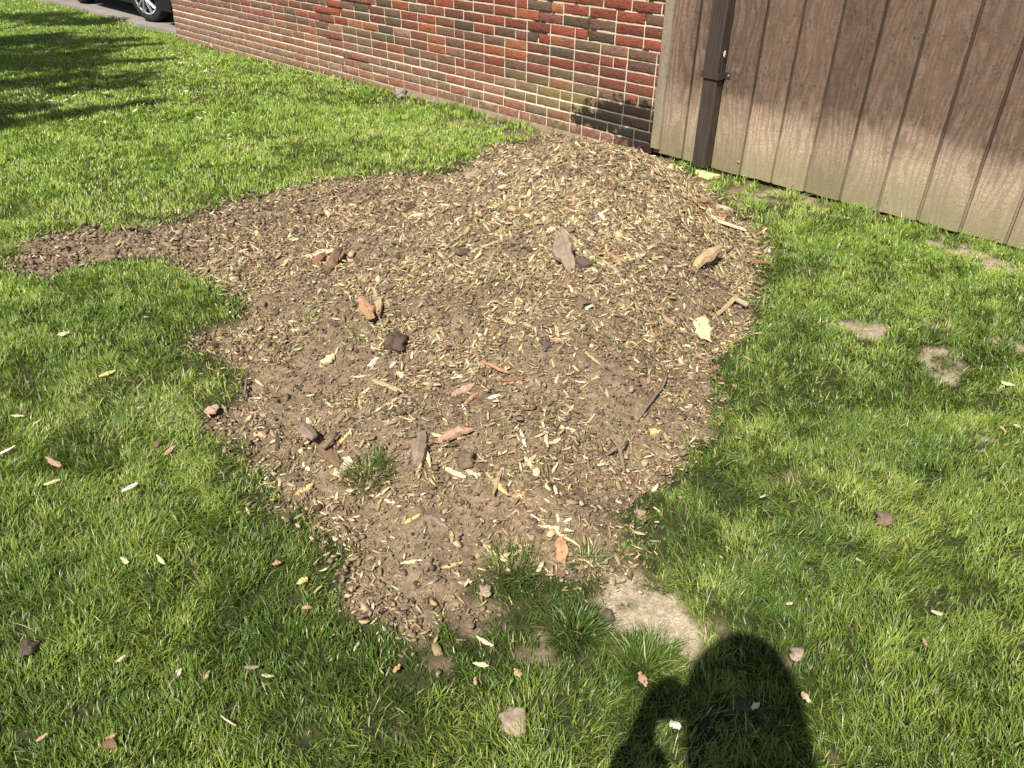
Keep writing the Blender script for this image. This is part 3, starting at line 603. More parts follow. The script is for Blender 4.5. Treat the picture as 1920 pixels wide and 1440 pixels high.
# ------------------------------------------------------------------ brick wall
house = np.array([AC[0], AC[1], 0.0])
def atwall(o): o.location = tuple(house); o.rotation_euler = (0, 0, WROT); return o
bw = atwall(empty('brick_wall')); tag(bw, 'weathered red and brown brick wall with pale mortar and a black damp stain', 'brick wall')
PITCH = .0655; BL = .2195; J = .0106; ROW0 = .0130
bricks = []; cols = []; Vb = []; LWALL = 7.07
pal = [(.30, .08, .05, 4), (.25, .075, .05, 4), (.22, .085, .06, 3), (.36, .11, .055, 1.5), (.18, .10, .07, 3), (.165, .112, .072, 2.6), (.125, .088, .058, 1.5), (.38, .15, .08, 1.2), (.32, .17, .12, 1.2)]
pw = np.array([q[3] for q in pal]); pw = pw/pw.sum(); rr = random.Random(5)
def pickcol(xx, zz):
    c = np.array(pal[RS.choice(len(pal), p=pw)][:3])*(.8+.4*rr.random())
    f = 0
    low = float(sst(.42, .02, np.array(zz)))*.75; low *= .6+.6*rr.random(); c = c*(1-low*.55)+np.array([.36, .215, .14])*low*.55
    left = float(sst(2.5, 7, np.array(-xx)))*.45; c = c*(1-left)+np.array([.30, .19, .14])*left
    return c
mort_holes = []
for r in range(-4, 42):
    z0 = ROW0+r*PITCH; z1 = z0+PITCH-J; proud = .012 if r < 1 else (.006 if r == 1 else 0)
    x = -LWALL+(0 if r % 2 else -BL/2)
    while x < 0:
        L = BL/2-J*0 if rr.random() < .13 else BL
        if r < 1 and rr.random() < .3: L = BL*rr.choice((.5, .75))
        a, b = max(x+J/2, -LWALL), min(x+L-J/2, -.012)
        if b-a > .025:
            dz = (rr.random()-.5)*.003; dy = -.0056-proud-rr.random()*.0028; bricks.append((a, b, dy, z0+dz, z1+dz+(rr.random()-.5)*.002)); cols.append(pickcol((a+b)/2, z0))
        x += L
nb = len(bricks)
# each brick: front face grid with rounded, chipped rim
bm_v = []; bm_l = []; bm_c = []
NX_, NZ_ = 7, 4
for bi, (a, b, dy, z0, z1) in enumerate(bricks):
    base_i = len(bm_v)*1
    fine = z1 < 1.25
    nx_, nz_ = (NX_, NZ_) if fine else (1, 1)
    us = np.linspace(0, 1, nx_+1); vs = np.linspace(0, 1, nz_+1)
    if fine: us[1] = .03; us[-2] = .97; vs[1] = .1; vs[-2] = .9
    for vi, vv_ in enumerate(vs):
        for ui, uu in enumerate(us):
            rim = ui in (0, nx_) or vi in (0, nz_)
            j = (rr.random()-.5)*.003 if fine else 0
            X_ = a+(b-a)*uu+(j if rim else 0); Z_ = z0+(z1-z0)*vv_+((rr.random()-.5)*.0025 if rim and fine else 0)
            Y_ = dy+(.0035 if rim else (rr.random()-.5)*.0042)
            bm_v.append((X_, Y_, Z_)); bm_c.append((*cols[bi], 1))
    st_ = base_i; w1 = nx_+1
    for vi in range(nz_):
        for ui in range(nx_): q = st_+vi*w1+ui; bm_l.append((q, q+1, q+w1+1, q+w1))
    # sides back into the mortar
    rimidx = [st_+i for i in range(w1)]+[st_+k*w1+nx_ for k in range(1, nz_+1)]+[st_+nz_*w1+i for i in range(nx_-1, -1, -1)]+[st_+k*w1 for k in range(nz_-1, 0, -1)]
    back = len(bm_v)
    for q in rimidx: p_ = bm_v[q]; bm_v.append((p_[0], .01, p_[2])); bm_c.append((*cols[bi], 1))
    k_ = len(rimidx)
    for i in range(k_): bm_l.append((rimidx[i], back+i, back+(i+1) % k_, rimidx[(i+1) % k_]))
bmn = NM('weathered_brick', .9, .15); ca = bmn.attr('Col'); co = bmn.sep(bmn.co())
v1 = bmn.map((9, 9, 27)); nA = bmn.noise(2.6, 6, v1, .7, 1.2); nB = bmn.noise(26, 5); nC = bmn.noise(2.2, 5); nD = bmn.noise(120, 3)
cc = bmn.mix(bmn.ramp(nA, [(.38, .6), (.53, 0)]), ca, (.05, .03, .022)); cc = bmn.mix(bmn.ramp(nD, [(.6, 0), (.72, .55)]), cc, (.42, .32, .24))
# lime bloom / algae low down, black stain by the corner
lowz = bmn.ramp(co[2], [(.0, 1), (.30, 0)])
cc = bmn.mix(bmn.math('MULTIPLY', lowz, bmn.ramp(nB, [(.45, .05), (.65, .5)])), cc, (.40, .30, .2))
alg = bmn.math('MULTIPLY', bmn.ramp(co[0], [(.0, 0), (.02, 0)]), 1)
def blob(cx, cz, rx, rz):
    q = bmn.math('POWER', bmn.math('DIVIDE', bmn.math('SUBTRACT', co[0], cx), rx), 2); q2 = bmn.math('POWER', bmn.math('DIVIDE', bmn.math('SUBTRACT', co[2], cz), rz), 2)
    return bmn.math('SUBTRACT', 1, bmn.math('SQRT', bmn.math('ADD', q, q2)))
def mx_(a, b): return bmn.math('MAXIMUM', a, b)
stain = mx_(mx_(blob(-.42, .075, .36, .085), blob(-.20, .15, .42, .10)), blob(-.08, .04, .28, .12))
stain = bmn.ramp(bmn.math('ADD', stain, bmn.math('MULTIPLY', bmn.math('SUBTRACT', bmn.noise(15, 7, None, .72), .5), 2.6)), [(.06, 0), (.32, .93)])
green = bmn.ramp(bmn.math('ADD', blob(-.7, .15, .6, .15), bmn.math('MULTIPLY', bmn.math('SUBTRACT', nC, .5), 1.2)), [(.05, 0), (.7, .65)])
def weather(q, c, k=1.):
    c = bmn_mix(q, green_s(q), c, (.24, .22, .085)) if False else c
    return c
cc = bmn.mix(green, cc, (.25, .215, .08)); cc = bmn.mix(stain, cc, (.022, .02, .016)); bmn.base(cc)
b1 = bmn.bump(nA, 1, .016); bmn.bump(nD, .4, .002, b1)
bl_ = np.array([i for q in bm_l for i in q]); bs = np.arange(len(bm_l))*4
npmesh('brickwork', np.array(bm_v), bl_, bs, bmn.m, np.array(bm_c), bw)
# mortar sheet with the stepped crack
mt = NM('lime_mortar', .95, .1); co2 = mt.sep(mt.co()); bmn_s = mt
nB2 = mt.noise(26, 5); nM = mt.noise(90, 5); cm = mt.ramp(nM, [(.3, (.42, .35, .25)), (.6, (.68, .59, .43))])
def blob2(cx, cz, rx, rz):
    q = mt.math('POWER', mt.math('DIVIDE', mt.math('SUBTRACT', co2[0], cx), rx), 2); q2 = mt.math('POWER', mt.math('DIVIDE', mt.math('SUBTRACT', co2[2], cz), rz), 2)
    return mt.math('SUBTRACT', 1, mt.math('SQRT', mt.math('ADD', q, q2)))
s2 = mt.math('MAXIMUM', mt.math('MAXIMUM', blob2(-.42, .075, .36, .085), blob2(-.20, .15, .42, .10)), blob2(-.08, .04, .28, .12))
s2 = mt.ramp(mt.math('ADD', s2, mt.math('MULTIPLY', mt.math('SUBTRACT', mt.noise(15, 7, None, .72), .5), 2.6)), [(.1, 0), (.4, .8)])
mt.base(mt.mix(s2, cm, (.03, .028, .022))); mt.bump(nM, .8, .004)
mxs = np.arange(-LWALL, -.01, .02); mzs = np.concatenate([np.arange(-.3, 1.15, .0075), [1.5, 2, 2.45, 2.7]])
A, B_ = np.meshgrid(mxs, mzs); D = (fbm(A*20, B_*40, 3, 15)-.5)*.005-.0008-np.where(B_ < ROW0+PITCH-.004, .012, np.where(B_ < ROW0+2*PITCH-.004, .006, 0))
rowi = np.round((B_-ROW0+J/2)/PITCH)
for (cx, r_) in [(-3.35, 1), (-3.2, 1), (-3.6, 3), (-3.7, 5), (-3.75, 6), (-3.55, 7), (-3.3, 8), (-3.1, 8)]:
    D = np.where((np.abs(A-cx) < .12) & (rowi == r_), .035, D)
D = np.where((np.abs(A+.62) < .5) & (fbm(A*9, B_*9, 2, 33) > .66) & (B_ > .5), .02, D)
mv = np.stack([A, D, B_], -1).reshape(-1, 3); ii = np.arange(A.size).reshape(A.shape)
mq = np.stack([ii[:-1, :-1], ii[:-1, 1:], ii[1:, 1:], ii[1:, :-1]], -1).reshape(-1, 4)
npmesh('mortar', mv, mq.ravel(), np.arange(len(mq))*4, mt.m, None, bw, True)
b = MB(); b.box(-LWALL+.004, -.012, .045, .22, -.35, 2.7); b.build('wall_core', plain('core_block', (.3, .2, .15)), bw)
# end return of the wall: rough brick ends
b = MB()
for r in range(-3, 41):
    z0 = ROW0+r*PITCH; k = rr.random()*.006
    if r % 2: b.box(-LWALL-.006-k, -LWALL+.003, -.004, .1, z0, z0+PITCH-J)
    else: b.box(-LWALL-.006-k, -LWALL+.003, .012, .215, z0, z0+PITCH-J)
b.build('end_bricks', plain('end_brick', (.25, .12, .08), .9, nz=30), bw)
b = MB(); b.box(-2.6, -.1, -.03, .0, -.3, -.052); b.build('footing_ledge', plain('pale_footing', (.36, .27, .19), .95, nz=18), bw)
# ------------------------------------------------------------------ siding wall
sw = atwall(empty('siding_wall')); tag(sw, 'brown grooved plywood siding wall, bleached and dusty near the ground', 'siding wall')
SB = -.043; prof = [(.0, .0)]; gxs = []; k0 = .222-.0065
while k0 < 4.6:
    gxs.append(k0); k0 += .2018
for q in gxs: prof += [(q-.009, 0.), (q-.0075, .014), (q+.0065, .014), (q+.008, 0.)]
prof.append((4.8, 0)); fine_x = []
for i in range(len(prof)-1):
    (xa, ya), (xb, yb) = prof[i], prof[i+1]; k = max(1, int((xb-xa)/.02))
    for j in range(k): t = j/k; fine_x.append((xa+(xb-xa)*t, ya+(yb-ya)*t))
fine_x.append(prof[-1]); zs = [0, .003]+list(np.arange(.02, 1.0, .1))+[1.3, 2.0, 2.65]
vs_ = []; fs_ = []; nF = len(fine_x)
for k, zz in enumerate(zs):
    for i, (xx, yy) in enumerate(fine_x):
        e = (float(fbm(xx*9+5, 1.5, 3, 8))-.5)*.018 if k < 2 else 0
        vs_.append((xx, yy-.002, SB+zz+e))
for k in range(len(zs)-1):
    for i in range(nF-1): q = k*nF+i; fs_.append((q, q+1, q+nF+1, q+nF))
off = len(vs_)
for i, (xx, yy) in enumerate(fine_x): p_ = vs_[i]; vs_.append((p_[0], .018, p_[2]))
for i in range(nF-1): fs_.append((off+i, off+i+1, i+1, i))
sm = NM('siding_paint', .8, .25); cs = sm.sep(sm.co())
vg = sm.map((9, 9, 1.1)); gr = sm.noise(2.2, 4, vg, .6, 2.2); wv = sm.n('ShaderNodeTexWave', wave_type='BANDS', bands_direction='X'); wv.inputs['Scale'].default_value = 4.2; wv.inputs['Distortion'].default_value = 22; wv.inputs['Detail'].default_value = 3; wv.inputs['Detail Scale'].default_value = .8
_pl = sm.math('FLOOR', sm.math('DIVIDE', sm.math('SUBTRACT', cs[0], .2155), .2018)); _wn = sm.n('ShaderNodeTexWhiteNoise', noise_dimensions='1D'); sm.L(_pl, _wn.inputs['W'])
_vm = sm.n('ShaderNodeVectorMath', operation='MULTIPLY_ADD'); sm.L(_wn.outputs['Color'], _vm.inputs[0]); _vm.inputs[1].default_value = (9, 9, 9); sm.L(sm.map((2.2, 2.2, .55)), _vm.inputs[2]); sm.L(_vm.outputs[0], wv.inputs['Vector']); wvf = wv.outputs['Fac']
saw = sm.noise(1.5, 3, sm.map((9, 9, 240)), .6); fi = sm.noise(140, 4); bg_ = sm.noise(4.5, 5, None, .65); md = sm.noise(20, 6, sm.map((1.3, 1.3, .42)), .72, .8)
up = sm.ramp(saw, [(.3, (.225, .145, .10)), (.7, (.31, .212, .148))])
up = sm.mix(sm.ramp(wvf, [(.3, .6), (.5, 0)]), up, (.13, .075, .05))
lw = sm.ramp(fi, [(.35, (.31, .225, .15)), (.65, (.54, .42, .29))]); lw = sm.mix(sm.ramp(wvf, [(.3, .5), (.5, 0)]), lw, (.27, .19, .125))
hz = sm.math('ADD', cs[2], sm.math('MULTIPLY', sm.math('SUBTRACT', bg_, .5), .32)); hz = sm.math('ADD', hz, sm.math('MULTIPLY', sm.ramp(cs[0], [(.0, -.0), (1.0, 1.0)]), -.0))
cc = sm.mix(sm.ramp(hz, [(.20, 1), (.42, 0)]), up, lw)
# green grey algae close to ground, mildew band above the bleached zone
ag = sm.ramp(sm.math('ADD', cs[2], sm.math('MULTIPLY', sm.math('SUBTRACT', bg_, .5), .3)), [(.02, .75), (.2, 0)])
cc = sm.mix(ag, cc, (.255, .225, .125))
mb = sm.math('MULTIPLY', sm.ramp(hz, [(.30, 0), (.40, 1)]), sm.ramp(cs[0], [(.10, 0), (.22, 1)])); mb.node.name = 'mildew'
# ramp input is 0..1: x in metres / 3
mb = sm.math('MULTIPLY', mb, sm.ramp(md, [(.38, .2), (.62, .85)])); cc = sm.mix(mb, cc, (.092, .066, .047))
upx = sm.math('MULTIPLY', sm.ramp(cs[2], [(.38, 0), (.55, .35)]), sm.ramp(cs[0], [(.4, 0), (.7, 1)])); cc = sm.mix(upx, cc, (.14, .083, .055))
spk = sm.math('MULTIPLY', sm.ramp(sm.noise(34, 6, sm.map((1.6, 1.6, .8)), .75, 1.8), [(.52, 0), (.60, .8)]), sm.math('MULTIPLY', sm.ramp(hz, [(.22, .08), (.45, 1)]), sm.ramp(sm.noise(7, 4), [(.4, .25), (.62, 1)]))); cc = sm.mix(spk, cc, (.045, .032, .024))
cc = sm.mix(sm.ramp(saw, [(.34, .28), (.5, 0)]), cc, (.09, .06, .04))
fl = sm.math('MULTIPLY', sm.ramp(fi, [(.70, 0), (.74, .8)]), sm.ramp(cs[2], [(.1, 1), (.5, .15)])); cc = sm.mix(fl, cc, (.68, .6, .46))
sb = blob_ = None
cc2 = sm.mix(sm.ramp(sm.math('ADD', sm.math('MULTIPLY', cs[2], 3.2), sm.math('MULTIPLY', md, 1.3)), [(.55, .8), (.75, 0)]), cc, cc)
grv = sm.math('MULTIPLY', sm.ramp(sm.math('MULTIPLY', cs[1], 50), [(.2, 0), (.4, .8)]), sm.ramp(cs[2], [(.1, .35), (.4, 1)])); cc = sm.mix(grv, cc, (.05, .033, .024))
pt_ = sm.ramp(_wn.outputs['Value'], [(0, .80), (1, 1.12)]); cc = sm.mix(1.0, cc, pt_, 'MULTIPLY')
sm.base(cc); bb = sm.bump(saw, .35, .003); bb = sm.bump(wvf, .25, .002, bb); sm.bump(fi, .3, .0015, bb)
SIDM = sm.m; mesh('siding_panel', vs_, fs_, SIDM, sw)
b = MB(); b.box(.06, 4.8, .03, .2, -.4, 2.7); b.build('sill_wall', plain('dark_sill', (.06, .045, .035)), sw)
tm = NM('trim_board', .85, .2); nn_ = tm.noise(2, 5, tm.map((12, 12, 1.2)), .65, .8); nq = tm.noise(45, 5); zt_ = tm.sep(tm.co())
c_ = tm.ramp(nn_, [(.3, (.19, .15, .11)), (.7, (.36, .29, .21))]); c_ = tm.mix(tm.ramp(nq, [(.5, 0), (.7, .5)]), c_, (.12, .09, .07)); c_ = tm.mix(tm.ramp(zt_[2], [(.05, .6), (.3, 0)]), c_, (.27, .25, .13)); tm.base(c_); tm.bump(nn_, .5, .003)
b = MB(); n_ = 14
tr_v = []; tr_f = []
for k in range(n_+1):
    zz = -.012+2.66*(k/n_)**1.5; e = (random.random()-.5)*.005
    tr_v += [(-.012+e, -.022, zz), (.048+e, -.022, zz), (.052+e, .0, zz), (-.012+e, .03, zz)]
for k in range(n_):
    for j in range(4): q = k*4; tr_f.append((q+j, q+(j+1) % 4, q+4+(j+1) % 4, q+4+j))
tr_f.append((3, 2, 1, 0)); mesh('corner_trim', tr_v, tr_f, tm.m, sw)
# knot hole chip in siding
v, f = flake_data(.02, .014, .006, 31, 0, .5); o = mesh('knot_hole', v, f, WM['pink'], sw); o.location = (.60, -.004, .03); o.rotation_euler = (math.pi/2, 0, 0)
# roof so that the building closes
rf = atwall(empty('garage_roof')); tag(rf, 'low dark roof over the brick and siding garage', 'roof')
b = MB(); b.box(-7.3, 5.0, -.28, 6.5, 2.72, 2.86); b.build('roof_slab', plain('roof_board', (.12, .1, .09)), rf)
b = MB(); b.box(-7.2, 4.9, 6.0, 6.2, -.35, 2.7); bk = atwall(b.build('back_wall', plain('block_wall', (.3, .2, .16)))); tag(bk, 'dark back wall inside the garage', 'wall')
b = MB(); b.box(4.81, 5.0, .0, 6.0, -.35, 2.7); bk = atwall(b.build('side_wall', plain('block_wall2', (.3, .2, .16)))); tag(bk, 'right side wall of the garage beyond the siding', 'wall')
# ------------------------------------------------------------------ downspout
ds = atwall(empty('downspout')); tag(ds, 'dark brown ribbed metal downspout fixed to the siding', 'downspout')
DM = NM('brown_metal', .5, .4); nd = DM.noise(1.5, 5, DM.map((60, 60, 3)), .6); DM.base(DM.ramp(nd, [(.3, (.035, .025, .020)), (.7, (.075, .055, .045))])); DM.bump(DM.noise(60, 4), .15, .002)
def spout(z0, z1, x0, w0, d0, y0, ytop, xtop):
    pr = []; nr = 7
    for i in range(nr*2+1): pr.append((x0+w0*i/(nr*2), y0-d0-(.003 if i % 2 else 0)))
    for i in range(1, 6): pr.append((x0+w0+(.002 if i % 2 else 0), y0-d0+d0*i/6))
    pr += [(x0+w0, y0), (x0, y0)]
    v = []; f = []; k = len(pr)
    for q, zz in enumerate((z0, z1)):
        for a, c in pr: v.append((a+(xtop if q else 0), c+(ytop if q else 0), zz))
    for i in range(k): f.append((i, (i+1) % k, k+(i+1) % k, k+i))
    f.append(tuple(range(k-1, -1, -1))); f.append(tuple(range(k, 2*k))); return v, f
SX = .335
v, f = spout(-.035, .475, SX, .088, .066, -.006, 0, 0); mesh('lower_pipe', v, f, DM.m, ds)
v, f = spout(.46, 2.6, SX-.004, .094, .07, -.006, 0, .006); mesh('upper_pipe', v, f, DM.m, ds)
b = MB(); b.box(SX-.012, SX+.102, -.084, -.079, .455, .488); b.box(SX-.012, SX-.008, -.079, -.002, .455, .488); b.box(SX+.098, SX+.102, -.079, -.002, .455, .488); b.box(SX+.098, SX+.13, -.006, -.002, .455, .488); b.build('strap', DM.m, ds)
b = MB(); b.tube([(SX+.118, -.004, .472), (SX+.118, -.010, .472)], .005, 8); b.build('screw', plain('bright_screw', (.7, .68, .6), .3, .6, .6), ds)
v, f = flake_data(.03, .012, .01, 5, .05, .5); o = mesh('lichen_bit', v, f, WM['cream'], ds); o.location = (SX+.096, -.05, .585); o.rotation_euler = (0, math.pi/2, 0)
v, f = flake_data(.15, .10, .03, 64, 0, .25); o = mesh('splash_block', v, f, plain('yellow_stone', (.62, .52, .25), .8, nz=35)); c0 = P(1326, 332)
o.location = (c0[0], c0[1], c0[2]+.004); o.rotation_euler = (0, 0, WROT+.15); tag(o, 'pale yellow splash stone under the downspout', 'splash stone')
# ------------------------------------------------------------------ driveway and car
dm = NM('driveway_concrete', .9, .2); dn = dm.noise(3, 6); dn2 = dm.noise(60, 4); c_ = dm.ramp(dn, [(.3, (.20, .175, .15)), (.7, (.33, .29, .25))]); dm.base(dm.mix(dm.ramp(dn2, [(.55, 0), (.7, .5)]), c_, (.12, .1, .09))); dm.bump(dn2, .3, .004)
def loc2w(lx, ly): q = AC-VL*lx+NB*ly; return q[0], q[1]
dv = []; pts = [(-7.02, -.30), (-7.4, -.18), (-8.5, -.12), (-10, -.16), (-12, -.1), (-20, -.1), (-20, 6), (-7.02, 6)]
DRW = DRV; k = len(DRW)
for x, y in DRW: dv.append((x, y, -.172))
for x, y in DRW: dv.append((x, y, -.45)); fs = [tuple(range(k-1, -1, -1))]+[(i, (i+1) % k, k+(i+1) % k, k+i) for i in range(k)]
o = mesh('driveway', dv, fs, dm.m); tag(o, kind='structure')
b = MB(); b.box(-7.02, 4.8, .23, 6.0, -.4, -.165); fo = atwall(b.build('garage_floor', dm.m)); tag(fo, kind='structure')
wc = P(290, 48); CARZ = -.17
wl = -((wc[0]-AC[0])*VL[0]+(wc[1]-AC[1])*VL[1]); wy = (wc[0]-AC[0])*NB[0]+(wc[1]-AC[1])*NB[1]
cx_, cy_ = loc2w(wl-1.35, wy+.80)
car = empty('parked_car', (cx_, cy_, CARZ), WROT); tag(car, 'dark grey parked car with silver alloy wheels on the driveway', 'car')
CP = plain('car_paint', (.045, .045, .05), .25, .6, .3, nz=3); CB = plain('black_plastic', (.012, .012, .013), .6); RUB = plain('tyre_rubber', (.02, .02, .021), .85, nz=60); AL = plain('alloy', (.75, .76, .78), .3, .6, .75, nz=8); GLS = plain('car_glass', (.02, .025, .03), .05, .8); SIL = plain('silver_trim', (.6, .6, .62), .3, .6, .6)
# body: side profile (x along car, nose at +x), extruded in y with tumblehome
prof = [(-2.2, .28), (-2.25, .6), (-2.2, .92), (-1.7, 1.02), (-1.1, 1.42), (.2, 1.46), (.95, 1.0), (1.95, .86), (2.15, .62), (2.15, .25), (1.75, .20)]
def arch(cx, r=.37, n=9): return [(cx+r*math.cos(math.pi*i/n), .3+r*math.sin(math.pi*i/n)*.95) for i in range(n+1)]
prof += [(1.35+.37, .2)]+arch(1.35)[0:]+[(1.35-.37, .2), (-1.35+.37, .2)]+arch(-1.35)+[(-1.35-.37, .2)]
v = []; f = []; k = len(prof)
for yy, sc_ in ((-.86, 1), (-.80, 1), (.80, 1), (.86, 1)):
    for (a, c) in prof:
        t = max(0, c-.95)/.5; y2 = yy*(1-.22*t)
        inn = .0 if abs(yy) > .83 else .0; v.append((a, y2, c+(.02 if abs(yy) < .83 and c > .9 else 0)))
for s_ in range(3):
    for i in range(k): f.append((s_*k+i, s_*k+(i+1) % k, (s_+1)*k+(i+1) % k, (s_+1)*k+i))
f.append(tuple(range(k-1, -1, -1))); f.append(tuple(range(3*k, 4*k))); mesh('body', v, f, CP, car)
b = MB(); b.poly([(-1.0, 1.05), (-.75, 1.36), (.15, 1.40), (.75, 1.04)], -.872, -.79); b.build('side_window', GLS, car).location = (0, .055, 0)
b = MB(); b.poly([(-1.0, 1.05), (-.75, 1.36), (.15, 1.40), (.75, 1.04)], .79, .872); b.build('side_window', GLS, car).location = (0, -.055, 0)
b = MB(); b.box(-.97, .97, -.875, -.861, .19, .30); b.box(-.97, .97, .861, .875, .19, .30); b.build('sill_panel', CB, car)
b = MB(); b.box(-2.28, -2.2, -.8, .8, .25, .45); b.build('rear_bumper', SIL, car); b = MB(); b.box(1.735, 2.2, -.875, .875, .19, .46); b.build('front_bumper', CB, car)  # front bumper made black, its colour standing for shadow at the nose
for sx, yy in ((2.16, -.6), (2.16, .6)): b = MB(); b.box(sx-.03, sx, yy-.18, yy+.18, .58, .7); b.build('headlight', plain('lamp_glass', (.7, .7, .7), .1), car)
def wheel(x, y, yaw, flip):
    w_ = mesh('wheel', *(lambda t: (t.v, t.f))(MBt()), RUB, car, True); w_.location = (x, y, .315); w_.rotation_euler = (0, 0, yaw+(math.pi if flip else 0))
    r_ = MB(); r_.tube([(0, -.055, 0), (0, .08, 0)], .205, 28)
    rr_ = r_.build('rim_barrel', CB, w_)
    s_ = MB()
    for k_ in range(5):
        a_ = 2*math.pi*k_/5+.3
        for da in (-.17, .17):
            c1, s1 = math.cos(a_+da*.35), math.sin(a_+da*.35); c2, s2_ = math.cos(a_+da*1.5), math.sin(a_+da*1.5)
            s_.tube([(c1*.03, -.098, s1*.03), (c2*.12, -.102, s2_*.12), (c2*.213, -.09, s2_*.213)], [.024, .026, .034], 6, .5)
    s_.tube([(0, -.108, 0), (0, -.06, 0)], .05, 16)
    for i in range(28):
        t0, t1 = 2*math.pi*i/28, 2*math.pi*(i+1)/28
        s_.tube([(math.cos(t0)*.215, -.092, math.sin(t0)*.215), (math.cos(t1)*.215, -.092, math.sin(t1)*.215)], .012, 6)
    s_.build('spokes', AL, w_)
def MBt():
    t = MB(); n = 36; pr = [(-.085, .222), (-.1, .25), (-.1, .29), (-.08, .312), (0, .316), (.08, .312), (.1, .29), (.1, .25), (.085, .222)]; k = len(pr)
    for i in range(n):
        a = 2*math.pi*i/n
        for (y_, r_) in pr: t.v.append((math.cos(a)*r_, y_, math.sin(a)*r_))
    for i in range(n):
        for j in range(k): t.f.append((i*k+j, i*k+(j+1) % k, ((i+1) % n)*k+(j+1) % k, ((i+1) % n)*k+j))
    return t
wheel(1.35, -.76, math.radians(17), False); wheel(-1.35, -.76, 0, False); wheel(1.35, .76, math.radians(17), True); wheel(-1.35, .76, 0, True)
# ------------------------------------------------------------------ tree beyond the left edge, whose boughs shade the far lawn
tree = empty('shade_tree', (-7.4, 3.4, float(base_z(-7.4, 3.4)))); tag(tree, 'broad leafy tree standing left of the lawn and shading its far corner', 'tree')
TB = plain('tree_bark', (.14, .10, .07), .9, nz=12); t0 = np.array([-7.4, 3.4, float(base_z(-7.4, 3.4))])
tb = MB(); tb.tube([(0, 0, -.2), (.05, .02, .5), (.0, .05, 1.6), (.1, .1, 3.0), (.2, .3, 4.6), (.3, .5, 6.2)], [.3, .23, .19, .16, .11, .04], 12)
leaves = []
def clump(p, q, r, n):
    n = int(n*1.5)
    p = np.array(p); q = np.array(q); t = RS.rand(n); c = p+(q-p)*t[:, None]; rad = r*(1.15-.55*t)
    d = RS.randn(n, 3); d /= np.linalg.norm(d, axis=1)[:, None]; leaves.append(c+d*(RS.rand(n)**.5*rad)[:, None]*np.array([1, 1, .6]))
def shade(px1, py1, px2, py2, h, r, n):
    a = gpix(px1, py1, -.12); c = gpix(px2, py2, -.12); a = a+SUN*((h+.1)/SUN[2]); c = c+SUN*((h+.1)/SUN[2]); clump(a, c, r, n)
    tb.tube([(0.1, .1, 2.2+h*.2), tuple((a-t0)*.6+np.array([0, 0, .3])), tuple(a-t0), tuple(c-t0)], [.07, .045, .025, .008], 6)
for s_ in [(-60,245,300,186,3.2,.20,420), (-40,205,90,200,3.5,.25,380), (90,165,262,157,3.4,.2,260), (-60,160,150,133,3.8,.35,650), (150,112,318,102,3.5,.17,220), (-60,110,190,84,4.0,.38,800),
           (40,60,250,62,4.2,.35,620), (-50,70,100,50,4.4,.5,700), (60,25,200,30,4.6,.5,800), (-30,20,110,15,4.8,.6,700), (190,76,300,72,4.1,.16,170), (-80,225,20,232,3.4,.22,300)]: shade(*s_)
for i in range(26):
    a = random.random()*6.28; z = random.uniform(3.4, 7.4); r = random.uniform(.6, 2.2)*(1.2-abs(z-5)/5); c = t0+np.array([math.cos(a)*r, math.sin(a)*r, z]); clump(c, c+RS.randn(3)*.3, .65, 420)
LV = np.concatenate(leaves); n = len(LV); a = RS.rand(n)*6.28; u = np.stack([np.cos(a), np.sin(a), (RS.rand(n)-.5)*1.2], -1); u /= np.linalg.norm(u, axis=1)[:, None]; w3 = RS.randn(n, 3); vv = np.cross(u, w3); vv /= np.linalg.norm(vv, axis=1)[:, None]
sz = (.035+.035*RS.rand(n))[:, None]; LV = LV-t0
V = np.stack([LV-u*sz, LV-vv*sz*.5+u*sz*.1, LV+u*sz*1.1, LV+vv*sz*.5+u*sz*.1], 1).reshape(-1, 3)
lc = np.repeat((np.array([[.05, .10, .02]])*(.6+.9*RS.rand(n))[:, None])[:, None], 4, 1).reshape(-1, 3); lc = np.concatenate([lc, np.ones((len(lc), 1))], 1)
npmesh('crown', V, np.arange(n*4), np.arange(n)*4, GM, lc, tree); tb.build('trunk', TB, tree, True)
# ------------------------------------------------------------------ the person taking the picture (seen by the shadow) and the phone
px0, py0 = -.045, -.29; gzp = float(base_z(0, -.3))
pers = empty('person', (px0, py0, gzp)); tag(pers, 'person standing behind the camera holding a phone, seen only by the shadow on the lawn', 'person')
def skin(name, verts, edges, mat, parent, root=0, sub=2):
    me = bpy.data.meshes.new(name); me.from_pydata([v[:3] for v in verts], edges, []); me.materials.append(mat); o = bpy.data.objects.new(name, me); COL.objects.link(o); o.parent = parent
    md_ = o.modifiers.new('skin', 'SKIN'); md_.use_smooth_shade = True
    for i, v in enumerate(verts): r = v[3]; me.skin_vertices[0].data[i].radius = r if hasattr(r, '__len__') else (r, r)
    me.skin_vertices[0].data[root].use_root = True; s_ = o.modifiers.new('sub', 'SUBSURF'); s_.levels = sub; s_.render_levels = sub; return o
SK = plain('skin', (.45, .28, .2), .5); SH = plain('shirt_cloth', (.10, .13, .22), .9, nz=90); TR = plain('trouser_cloth', (.05, .055, .07), .9, nz=90); HR = plain('hair', (.07, .045, .03), .7, nz=50); SHO = plain('shoe', (.1, .08, .07), .7)
V_ = []; E_ = []
def ch(pts, start=None):
    prev = start
    for p in pts:
        V_.append(p); i = len(V_)-1
        if prev is not None: E_.append((prev, i))
        prev = i
    return prev
HZ = -gzp   # heights below are above the ground
pel = ch([(0, 0, .98, (.15, .10))]); wa = ch([(0, 0, 1.12, (.13, .09)), (0, -.01, 1.28, (.15, .10)), (0, -.01, 1.39, (.14, .09))], pel)
